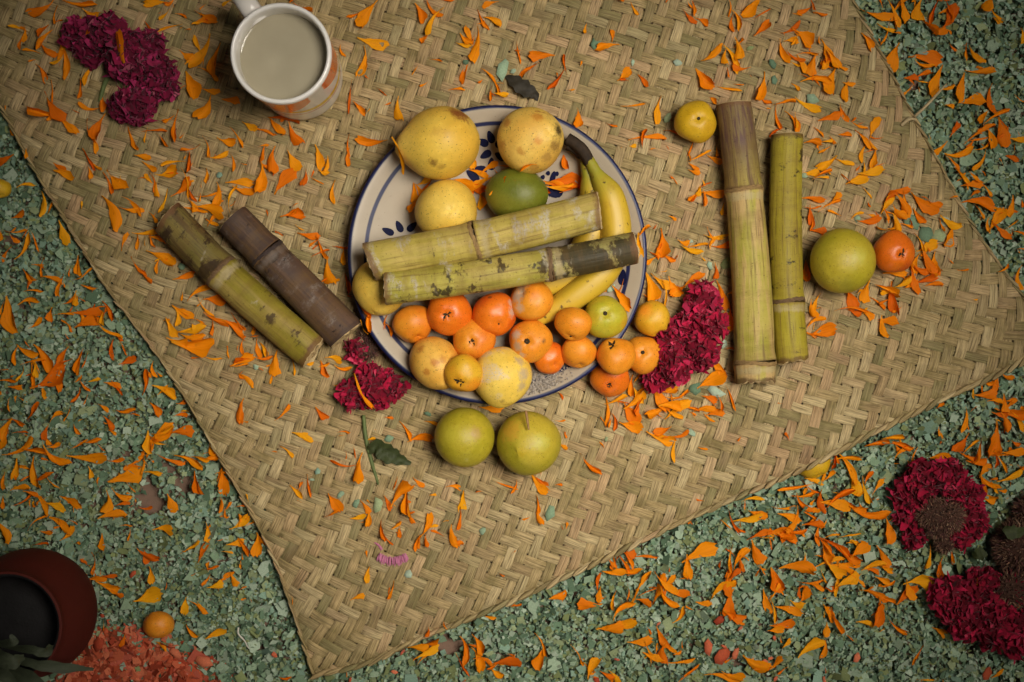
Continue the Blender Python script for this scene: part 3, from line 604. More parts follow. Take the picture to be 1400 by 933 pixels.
def cane(label, p0, p1, z0, z1, r0, r1, mats, nodes, ringm=RING, squash=.96, skew0=0.0, skew1=0.0, bend=0.0, ragged=0.0, group=None):
    """p0,p1 picture ends; nodes: fractions where a node ring sits; one internode part between rings"""
    A = W(p0[0], p0[1], z0); B = W(p1[0], p1[1], z1); root = empty('sugar_cane', A.lerp(B, .5)); tag(root, label, 'sugar cane', group)
    ax = (B - A); L = ax.length; tn = ax.normalized(); sd = tn.cross(Vector((0, 0, 1))).normalized(); up = sd.cross(tn); n = 36
    ra, rb = R(r0, z0), R(r1, z1); cuts = [0.0] + list(nodes) + [1.0]; ph = random.uniform(0, 6)
    jag = np.array([random.uniform(-1, 1) for _ in range(n)]); jag = .55 * (jag + np.roll(jag, 1) + np.roll(jag, 2)) / 1.7 + .35 * np.roll(jag, 5) * (np.sin(np.arange(n) * .9) > .3)
    def ring(t, k, side=1.0, sk=0.0, rag=0.0):
        c = A + ax * t + sd * (bend * K * 4 * t * (1 - t)); r = (ra + (rb - ra) * t) * k; out = []
        for q in range(n):
            a = 2 * PI * q / n - PI / 2
            rr = r * (1 + .018 * math.sin(2 * a + ph) + .010 * math.sin(5 * a + ph * 2 + t * 5))
            out.append(c + sd * (rr * math.cos(a)) + up * (rr * math.sin(a) * squash) + tn * (sk * r * math.cos(a) + rag * r * float(jag[q])))
        return out
    for i in range(len(cuts) - 1):
        a, b = cuts[i], cuts[i + 1]; g0 = 0.0 if i == 0 else .0009 / L; g1 = 0.0 if i == len(cuts) - 2 else .0009 / L
        m = max(8, int((b - a) * 60)); V = []; UVs = []; CA = []
        for j in range(m + 1):
            f = j / m; t = a + g0 + (b - g1 - a - g0) * f
            dn = min((t - a) if i else 9, (b - t) if i < len(cuts) - 2 else 9) * L / ra    # distance from a node in radii
            k = 1 + .06 * math.exp(-(dn / .35) ** 2) - .025 * math.exp(-((dn - .8) / .5) ** 2)
            sk = skew0 * (1 - f) ** 3 if i == 0 else 0; sk += skew1 * f ** 3 if i == len(cuts) - 2 else 0
            rag = ragged if (i == len(cuts) - 2 and j == m) else 0
            V += ring(t, k, 1, sk, rag)
            UVs += [(q / n, t * L / ra) for q in range(n)]
            de = min(t, 1 - t) * L / ra; da = (t - a) * L / ra if i else 9
            CA += [math.exp(-(dn / .16) ** 2), math.exp(-((da - .45) / .28) ** 2) * .9, math.exp(-(de / .34) ** 2), 1] * n
        o = link('internode', mesh('internode', [v - root.location for v in V], grid_faces(m + 1, n, True), True, UVs), root, CM[mats[min(i, len(mats) - 1)]])
        at = o.data.color_attributes.new('Col', 'FLOAT_COLOR', 'POINT'); at.data.foreach_set('color', CA)
        for endi, (tt, on) in enumerate(((a, i == 0), (b, i == len(cuts) - 2))):
            if not on: continue
            ringv = V[:n] if endi == 0 else V[-n:]; cc = sum(ringv, Vector()) / n; sgn = -1 if endi == 0 else 1
            EV = []
            for s_ in (1.0, .95, .6, .25):
                for q, v in enumerate(ringv): EV.append(cc + (v - cc) * s_ + tn * sgn * (.0006 + random.uniform(-.0006, .0008)) * (1 if s_ < 1 else 0) - root.location)
            EV.append(cc + tn * sgn * .0004 - root.location)
            Fc = grid_faces(4, n, True) + [(3 * n + q, 3 * n + (q + 1) % n, 4 * n) for q in range(n)]
            if endi == 0: Fc = [f[::-1] for f in Fc]
            link('cut_face', mesh('cut_face', EV, Fc, False), o, PITH)
    for nd in nodes:
        V = []; w = .0017 / L; rr_ = [random.uniform(-.10, .10) for _ in range(3)]
        for f, k in ((-1, 1.03), (-.7, 1.056), (-.25, 1.066), (.1, 1.052), (.35, 1.066), (.75, 1.058), (1, 1.03)): V += [v + tn * ra * (rr_[0] * math.sin(q / n * 2 * PI + 1) + rr_[1] * math.sin(q / n * 4 * PI) + .03 * math.sin(q * 2.3 + f * 3)) for q, v in enumerate(ring(nd + f * w, k + .006 * math.sin(f * 9), 1, 0, .01))]
        link('node_ring', mesh('node_ring', [v - root.location for v in V], grid_faces(7, n, True), True), root, ringm)
    return root
cane('pale green sugar cane lying uppermost across the plate, its dry end over a guava', (506, 358), (818, 288), .062, .062, 27, 26, ['up', 'up'], [.46], RING, skew0=.15, skew1=-.1, bend=4, ragged=.04)
cane('mouldy green sugar cane with a blackened end, lying across the plate over the tejocotes', (527, 394), (868, 339), .066, .060, 24, 22.5, ['lo', 'lo2'], [.655], RINGD, skew0=-.1, bend=4, ragged=.06)
cane('worn green sugar cane with brown scuffed top, beside the dark cane', (230, 298), (428, 482), .0155, .0155, 26, 25, ['lgt', 'lg'], [.38], RINGD, skew0=.1, skew1=.15, ragged=.14, bend=5)
cane('dark purple brown sugar cane lying against the worn green one', (318, 300), (474, 458), .0165, .0155, 25, 28, ['dk', 'dk'], [.30], M_plain('cane_node_black', lin(58, 46, 42), .8, .4), skew1=-.1)
cane('thick straw green sugar cane with a purple top, standing upright in the picture', (1003, 143), (1032, 522), .0165, .0185, 24, 28.5, ['rgp', 'rg', 'rg'], [.31, .93], RING, bend=-6, ragged=.22)
cane('thinner yellow green sugar cane between the thick cane and a lime', (1076, 185), (1083, 494), .0145, .0150, 22, 23, ['th', 'th'], [.735], RINGD, bend=5, ragged=.16, skew1=.15)

# grey ash spilled on the plate beside the dusty guava
n_ = 900; ax_ = rng.normal(744, 13, n_); ay_ = rng.normal(519, 13, n_); ax_ += (519 - ay_) * .6; kk = (np.hypot(ax_ - PC[0], ay_ - PC[1]) < 196); ax_, ay_ = ax_[kk], ay_[kk]; Va = []; Ca = []
for x_, y_ in zip(ax_, ay_):
    p_ = W(x_, y_, .018); z_ = plate_z(p_.x, p_.y) + random.uniform(.0002, .0022); s_ = random.uniform(.6, 1.7) * K; an_ = random.uniform(0, 6.28); g_ = random.uniform(.5, 1.3)
    for q_ in range(4): Va.append((p_.x + s_ * math.cos(an_ + q_ * 1.57), p_.y + s_ * math.sin(an_ + q_ * 1.57), z_ + s_ * random.uniform(-.6, .6)))
    Ca += [(.36 * g_, .31 * g_, .26 * g_)] * 4
oa = link('ash', vcol_mesh('ash', Va, np.arange(len(Va)).reshape(-1, 4), Ca), None, FLAKE); tag(oa, 'grey crumbly ash spilled on the plate beside the dusty guava', 'ash', None, 'stuff')

# ---------------------------------------------------------------- cockscomb flowers
def fans(P, N, H, Wd, cols, seed=0):
    """ruffled little fans rooted at P along normals N; returns V, F, C"""
    r_ = np.random.default_rng(seed); n = len(P); nc, nr = 13, 5
    N = N / np.linalg.norm(N, axis=1, keepdims=True)
    rd = r_.normal(size=(n, 3)); T = np.cross(N, rd); T /= np.linalg.norm(T, axis=1, keepdims=True); B = np.cross(N, T)
    u = np.linspace(-.5, .5, nc)[None, None, :]; v = np.linspace(0, 1, nr)[None, :, None]
    fr = r_.uniform(1.6, 3.8, n)[:, None, None]; ph = r_.uniform(0, 6.28, n)[:, None, None]; fr2 = r_.uniform(7, 12, n)[:, None, None]
    curl = r_.uniform(-.9, .9, n)[:, None, None]
    h = (v * (1 - 1.0 * u * u) + .06 * v * np.sin(fr2 * u * 2 + ph)) * H[:, None, None]
    w = u * (.35 + .75 * v) * Wd[:, None, None]
    rp = (np.sin(fr * u * 3.1 + ph) * .26 * v ** 1.2 + curl * .4 * v * v) * Wd[:, None, None] + .03 * v * Wd[:, None, None] * np.sin(fr2 * u * 3 + ph)
    V = P[:, None, None] + N[:, None, None] * (h - .12 * Wd[:, None, None])[..., None] + T[:, None, None] * w[..., None] + B[:, None, None] * rp[..., None]
    C = np.broadcast_to(cols[:, None, None, :], V.shape)
    base = np.array(grid_faces(nr, nc)); F = (np.arange(n)[:, None, None] * nr * nc + base[None]).reshape(-1, 4)
    return V.reshape(-1, 3), F, C.reshape(-1, 3)
def hemi(n, seed, low=-.15):
    r_ = np.random.default_rng(seed); z = r_.uniform(low, 1, n); a = r_.uniform(0, 2 * PI, n); s = np.sqrt(1 - z * z)
    return np.stack([s * np.cos(a), s * np.sin(a), z], 1)
MAG = np.array([lin(*c)[:3] for c in [(146, 16, 48), (124, 11, 39), (166, 25, 60), (104, 9, 33), (154, 31, 63), (136, 12, 41), (180, 56, 82)]])
MAGB = np.array([lin(*c)[:3] for c in [(124, 22, 58), (104, 16, 48), (150, 40, 82), (90, 12, 40), (136, 34, 70), (112, 18, 50), (170, 84, 104)]])
BRN = np.array([lin(*c)[:3] for c in [(112, 80, 64), (138, 102, 80), (90, 60, 50), (150, 120, 96), (112, 68, 66)]])
def crest(parent, lobes, pal, seed, dens=1.0, size=1.0):
    """lobes (px, py, r px, z centre, flatten): one velvety ruffled mass"""
    r_ = np.random.default_rng(seed); VV, FF, CC = [], [], []; off = 0
    for li, (x, y, r, z, fl) in enumerate(lobes):
        c = np.array(W(x, y, z)) - np.array(parent.location); rr = R(r, z)
        # core
        nt, nph = 10, 16; V = np.array([(math.sin(PI * i / nt) * math.cos(2 * PI * j / nph), math.sin(PI * i / nt) * math.sin(2 * PI * j / nph), math.cos(PI * i / nt) * fl) for i in range(nt + 1) for j in range(nph)]) * rr * .80
        V *= (1 + .12 * np.sin(V[:, :1] / rr * 9 + li) * np.cos(V[:, 1:2] / rr * 8)); F = np.array(grid_faces(nt + 1, nph, True))
        VV.append(V + c); FF.append(F + off); CC.append(np.repeat(pal[3][None], len(V), 0)); off += len(V)
        n = int(dens * 2.2 * r * r / 30) + 26
        Nn = hemi(n, seed * 31 + li, -.35); P = Nn * np.array([1, 1, fl]) * rr * r_.uniform(.74, .84, (n, 1))
        P *= 1 + .10 * np.sin(Nn[:, :1] * 7 + li) * np.sin(Nn[:, 1:2] * 6 + 2)
        Nn = Nn * np.array([1, 1, 1 / max(fl, .5)]) + r_.normal(0, .35, (n, 3))
        H = r_.uniform(5.0, 9.5, n) * K * size; Wd = r_.uniform(15, 30, n) * K * size
        patch = np.sin(Nn[:, 0] * 3 + li * 2) + np.sin(Nn[:, 1] * 4 + li); ci = np.clip((patch + 2) / 4 * 5 + r_.normal(0, 1.5, n), 0, 6).astype(int)
        V, F, C = fans(P + c, Nn, H, Wd, pal[ci] * r_.uniform(.8, 1.5, (n, 1)), seed * 7 + li)
        VV.append(V); FF.append(F + off); CC.append(C); off += len(V)
    link('crest', vcol_mesh('crest', np.concatenate(VV), np.concatenate(FF), np.concatenate(CC), True), parent, VELVET)
def bristles(parent, name, x, y, r, z, fl, n, seed, pal=BRN, ln=7.0):
    r_ = np.random.default_rng(seed); c = np.array(W(x, y, z)) - np.array(parent.location); rr = R(r, z)
    Nn = hemi(n, seed, -.3); P = Nn * np.array([1, 1, fl]) * rr + c; d = Nn + r_.normal(0, .3, (n, 3)); d /= np.linalg.norm(d, axis=1, keepdims=True)
    L = r_.uniform(.4, 1, n)[:, None] * ln * K; s = np.cross(d, r_.normal(size=(n, 3))); s /= np.linalg.norm(s, axis=1, keepdims=True); wd = r_.uniform(.5, 1.3, n)[:, None] * K
    V = np.stack([P - d * .3 * L - s * wd, P - d * .3 * L + s * wd, P + d * L + s * wd * .15, P + d * L - s * wd * .15], 1).reshape(-1, 3)
    F = np.arange(n * 4).reshape(-1, 4); C = np.repeat(pal[r_.integers(0, len(pal), n)] * r_.uniform(.6, 1.2, (n, 1)), 4, 0)
    nt, nph = 10, 16; V2 = np.array([(math.sin(PI * i / nt) * math.cos(2 * PI * j / nph), math.sin(PI * i / nt) * math.sin(2 * PI * j / nph), math.cos(PI * i / nt) * fl) for i in range(nt + 1) for j in range(nph)]) * rr * .97 + c
    F2 = np.array(grid_faces(nt + 1, nph, True)) + len(V)
    link(name, vcol_mesh(name, np.concatenate([V, V2]), np.concatenate([F, F2]), np.concatenate([C, np.repeat(pal[2][None] * .6, len(V2), 0)]), True), parent, VELVET)
GREENSTEM = M_plain('green_stem', lin(92, 104, 58), .6, .3); LEAFD = M_plain('dark_leaf', lin(54, 62, 30), .55, .35, 5, .4); LEAFB = M_plain('brown_leaf', lin(46, 40, 28), .6, .35, 5, .4)
LEAFG = M_plain('grey_green_leaf', lin(62, 68, 50), .6, .3, 5, .4)  # darkened too, so the pot plant carries the corner's shade in its colour
def leaf(name, pts, widths, parent=None, m=LEAFD, cup=.25, wave=.12):
    C = catmull(P3(pts), 5); wd = np.interp(np.linspace(0, 1, len(C)), np.linspace(0, 1, len(widths)), widths) * K; V = []
    base = parent.location if parent is not None else Vector((0, 0, 0))
    for i, p in enumerate(C):
        tn = Vector(C[min(i + 1, len(C) - 1)] - C[max(i - 1, 0)]).normalized(); sd = tn.cross(Vector((0, 0, 1))).normalized(); up = sd.cross(tn)
        for q in (-1, -.5, 0, .5, 1): V.append(Vector(p) + sd * (q * wd[i] * (1 + .15 * math.sin(i * 1.7 + q))) + up * (cup * abs(q) * wd[i] + wave * wd[i] * math.sin(i * 1.1 + q * 2)) - base)
    return link(name, mesh(name, V, grid_faces(len(C), 5)), parent, m)
def stalk(parent, pts, radii, m=GREENSTEM, name='stem'):
    V, F, U = tube(name, P3(pts), radii, 8); return child_world(name, V, F, U, parent, m)

f = empty('cockscomb', W(160, 75, 0)); tag(f, 'long dark magenta cockscomb near the mug, a single petal lying on it', 'cockscomb', 'magenta cockscomb flowers')
crest(f, [(112, 48, 27, .010, .75), (150, 50, 30, .014, .8), (175, 78, 36, .016, .8), (128, 68, 20, .010, .8), (205, 60, 18, .010, .8)], MAGB, 3)
f = empty('cockscomb', W(205, 130, 0)); tag(f, 'dusty magenta cockscomb tucked behind the long dark one', 'cockscomb', 'magenta cockscomb flowers')
crest(f, [(215, 102, 27, .012, .8), (188, 142, 27, .014, .8), (168, 146, 18, .010, .8), (225, 120, 16, .010, .7)], MAGB, 5)
stalk(f, [(150, 100, .006), (142, 118, .004), (136, 140, .003)], [.0022, .002, .0015])
f = empty('cockscomb', W(508, 530, 0)); tag(f, 'small crimson cockscomb with a bristly brown neck between cane and plate', 'cockscomb', 'magenta cockscomb flowers')
crest(f, [(485, 538, 20, .012, .8), (515, 534, 24, .016, .85), (537, 528, 17, .012, .8), (505, 515, 15, .012, .8), (488, 480, 10, .008, .8)], MAG * 1.1, 8)
bristles(f, 'neck', 503, 478, 13, .008, .8, 260, 4, ln=9); bristles(f, 'neck', 499, 462, 9, .006, .8, 160, 5, ln=9)
f = empty('cockscomb', W(940, 460, 0)); tag(f, 'large crescent crimson cockscomb between the plate and the thick cane', 'cockscomb', 'magenta cockscomb flowers')
crest(f, [(962, 412, 24, .016, .85), (968, 445, 25, .018, .9), (955, 480, 27, .018, .9), (922, 500, 29, .018, .9), (915, 462, 20, .016, .85), (940, 450, 22, .014, .8), (895, 520, 14, .012, .8)], MAG * 1.12, 9)
f = empty('cockscomb', W(1285, 690, 0)); tag(f, 'crimson cockscomb with a fuzzy brown centre on the sawdust off the mat', 'cockscomb', 'magenta cockscomb flowers')
crest(f, [(1262, 655, 27, .006, .8), (1294, 652, 26, .008, .85), (1322, 680, 24, .006, .85), (1330, 712, 22, .006, .85), (1240, 676, 18, .004, .8), (1240, 710, 12, .004, .8), (1250, 735, 12, .002, .7), (1312, 733, 13, .002, .8), (1310, 672, 18, .010, .8), (1258, 690, 14, .008, .8)], MAG, 12)
bristles(f, 'seed_head', 1274, 702, 20, .012, .8, 700, 8, ln=6); bristles(f, 'seed_head', 1296, 704, 22, .011, .75, 800, 28, pal=BRN * 1.25, ln=7); bristles(f, 'seed_head', 1284, 722, 15, .008, .75, 420, 38, ln=7); bristles(f, 'seed_head', 1292, 744, 12, .004, .7, 240, 18, ln=7)
f = empty('cockscomb', W(1345, 835, 0)); tag(f, 'broad dark crimson cockscomb on the sawdust, below the brown centred one', 'cockscomb', 'magenta cockscomb flowers')
crest(f, [(1300, 815, 29, .006, .85), (1322, 842, 32, .008, .85), (1358, 850, 36, .010, .85), (1398, 872, 30, .008, .85), (1345, 800, 24, .006, .8), (1430, 850, 34, .008, .8)], MAG * .92, 15)
bristles(f, 'seed_head', 1380, 806, 24, .008, .8, 500, 9, pal=np.concatenate([BRN, MAG[:2]]), ln=9)
f = empty('cockscomb', W(1400, 745, 0)); tag(f, 'withered brown cockscomb seed head at the picture edge', 'cockscomb', 'magenta cockscomb flowers')
bristles(f, 'seed_head', 1398, 748, 38, .004, .8, 1500, 22, ln=8); bristles(f, 'seed_head', 1412, 700, 24, .002, .8, 700, 23, ln=8)
leaf('sepal', [(1372, 722, .020), (1384, 728, .024), (1402, 726, .022)], [3, 10, 4], f, LEAFD); leaf('sepal', [(1345, 752, .004), (1338, 758, .004), (1330, 760, 0)], [8, 9, 3], f, LEAFD)

# leaf sprig below the plate, dark leaf above it, aster
f = empty('leaf_sprig', W(510, 615, 0)); tag(f, 'wilted green sprig with one folded leaf on the mat below the small cockscomb', 'sprig')
stalk(f, [(497, 568, .004), (500, 598, .004), (507, 628, .003), (514, 652, .003), (519, 668, .002)], [.0016, .0018, .0017, .0013, .0008])
leaf('leaf', [(503, 618, .004), (515, 612, .007), (530, 620, .006), (546, 628, .004), (562, 634, .003)], [3, 11, 13, 8, 2], f, LEAFD, .5, .25)
o = leaf('fallen_leaf', [(692, 104, .003), (704, 112, .006), (718, 122, .006), (731, 130, .004), (735, 138, .003)], [2, 9, 11, 6, 1], None, LEAFB, .3, .15); tag(o, 'dark brown folded leaf on the mat just above the plate', 'leaf')
o = leaf('fallen_leaf', [(335, 585, 0), (318, 566, 0), (300, 545, 0)], [2, 9, 3], None, LEAFG); o.location.z = -.004; tag(o, 'grey green leaf on the sawdust against the hem of the mat', 'leaf')
f = empty('aster', W(537, 760, 0)); tag(f, 'small pink aster lying on its side near the mat corner', 'flower')
PINK = M_plain('aster_pink', lin(186, 112, 142), .7, .25, 4, 0); m = None
V = [(-.05, 0, 0), (.05, 0, 0), (.085, .6, .10), (.04, 1, .06), (-.04, 1, .06), (-.085, .6, .10)]
m = mesh('petal', V, [(0, 1, 2, 5), (5, 2, 3, 4)], True); m.materials.append(PINK)
for k in range(51):
    o = link('petal', m, f); t = (k % 17) / 16; o.location = W(520 + 34 * t + random.uniform(-1, 1), 757 + 5 * math.sin(t * PI) + random.uniform(-1, 1), .003 + .0018 * (k // 17)) - f.location
    o.rotation_euler = (random.uniform(-.15, .35), random.uniform(-.3, .3), PI + (t - .5) * .7 + random.uniform(-.18, .18)); o.scale = (12 * K, random.uniform(8.5, 13) * K, 12 * K)
stalk(f, [(522, 752, .003), (518, 746, .003), (512, 742, .002)], [.0012, .001, .0006], PINK)

# ---------------------------------------------------------------- clay pot with a plant
PB = W(39, 840, .030); PB.z = -.019; t = NT('red_clay'); g_ = t.coord('Object'); nz = t.noise(g_, 30, 4)
t.bs(Base_Color=t.mix(nz, lin(66, 20, 12), lin(84, 28, 18)), Roughness=.7, Specular_IOR_Level=.2); t.bump(t.noise(g_, 300, 3), .15, .001); CLAY = t.mat  # clay colour lowered to put the dim corner's shade into it
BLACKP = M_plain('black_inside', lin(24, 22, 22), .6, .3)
pp = smooth_prof([(0, .0), (.032, 0), (.040, .006), (.049, .028), (.0515, .045), (.048, .066), (.0415, .082), (.0405, .090), (.0420, .0955), (.0400, .0965)], 5)
pot = link('clay_pot', lathe('clay_pot', pp, 72), None, CLAY); pot.location = PB; tag(pot, 'dark red bulbous clay pot holding a plant, on the sawdust', 'pot')
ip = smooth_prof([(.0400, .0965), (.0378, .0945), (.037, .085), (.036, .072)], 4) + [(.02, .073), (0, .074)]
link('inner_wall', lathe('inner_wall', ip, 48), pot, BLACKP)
f = empty('potted_plant', PB + Vector((0, 0, .072))); tag(f, 'grey green leafy plant growing out of the dark red clay pot', 'plant')
for pts, w in (([(-28, 875, .07), (-5, 895, .10), (15, 905, .108), (33, 898, .10)], [3, 9, 10, 3]), ([(-25, 880, .07), (0, 915, .105), (20, 935, .11)], [3, 11, 5]), ([(-20, 885, .07), (35, 905, .10), (75, 912, .10), (128, 915, .085)], [3, 5, 8, 2]), ([(-20, 880, .07), (40, 888, .108), (62, 892, .106), (70, 882, .098)], [2, 5, 7, 3]), ([(-30, 880, .07), (-30, 920, .11), (-20, 960, .11)], [3, 12, 4]), ([(-30, 875, .07), (10, 880, .11), (22, 872, .112)], [2, 5, 7]), ([(-25, 880, .07), (40, 930, .11), (80, 950, .10)], [3, 11, 4]), ([(-40, 875, .07), (-80, 880, .12), (-110, 900, .11)], [3, 11, 4]), ([(-30, 870, .07), (-50, 840, .11), (-60, 810, .11)], [3, 10, 3])):
    leaf('leaf', pts, w, f, LEAFG, .2, .15)
stalk(f, [(-25, 880, .05), (-20, 885, .08), (-10, 893, .105)], [.003, .0025, .0015])

# loose bits
o = link('loose_straw', None) if False else None
def wire(name, pts, r, m, label, cat):
    V, F, U = tube(name, P3(pts), [r, r, r * .6], 6); o = link(name, mesh(name, V, F, True, U), None, m); tag(o, label, cat); return o
STRAWB = M_plain('loose_straw', lin(176, 156, 118), .7, .25); THREAD = M_plain('white_thread', lin(206, 200, 186), .8, .1)
wire('straw_end', [(1250, 160, .002), (1270, 141, .006), (1294, 115, .005)], .0012, STRAWB, 'frayed straw end sticking out of the hem onto the sawdust', 'straw')
wire('straw_end', [(1232, 172, .002), (1243, 163, .004), (1252, 164, .004)], .0015, STRAWB, 'short frayed straw curled on the mat hem', 'straw')
wire('thread', [(326, 858, -.003), (326, 867, -.002), (334, 876, -.002), (340, 887, -.003)], .0007, THREAD, 'short white thread on the sawdust near the mat corner', 'thread')
wire('twig', [(719, 562, .050), (721, 575, .053), (723, 588, .054)], .0011, STEMM, 'thin pale twig resting on the lime below the plate', 'twig')

# ---------------------------------------------------------------- marigold petals (x, y, direction, length in picture pixels; Z = lying on top of something)

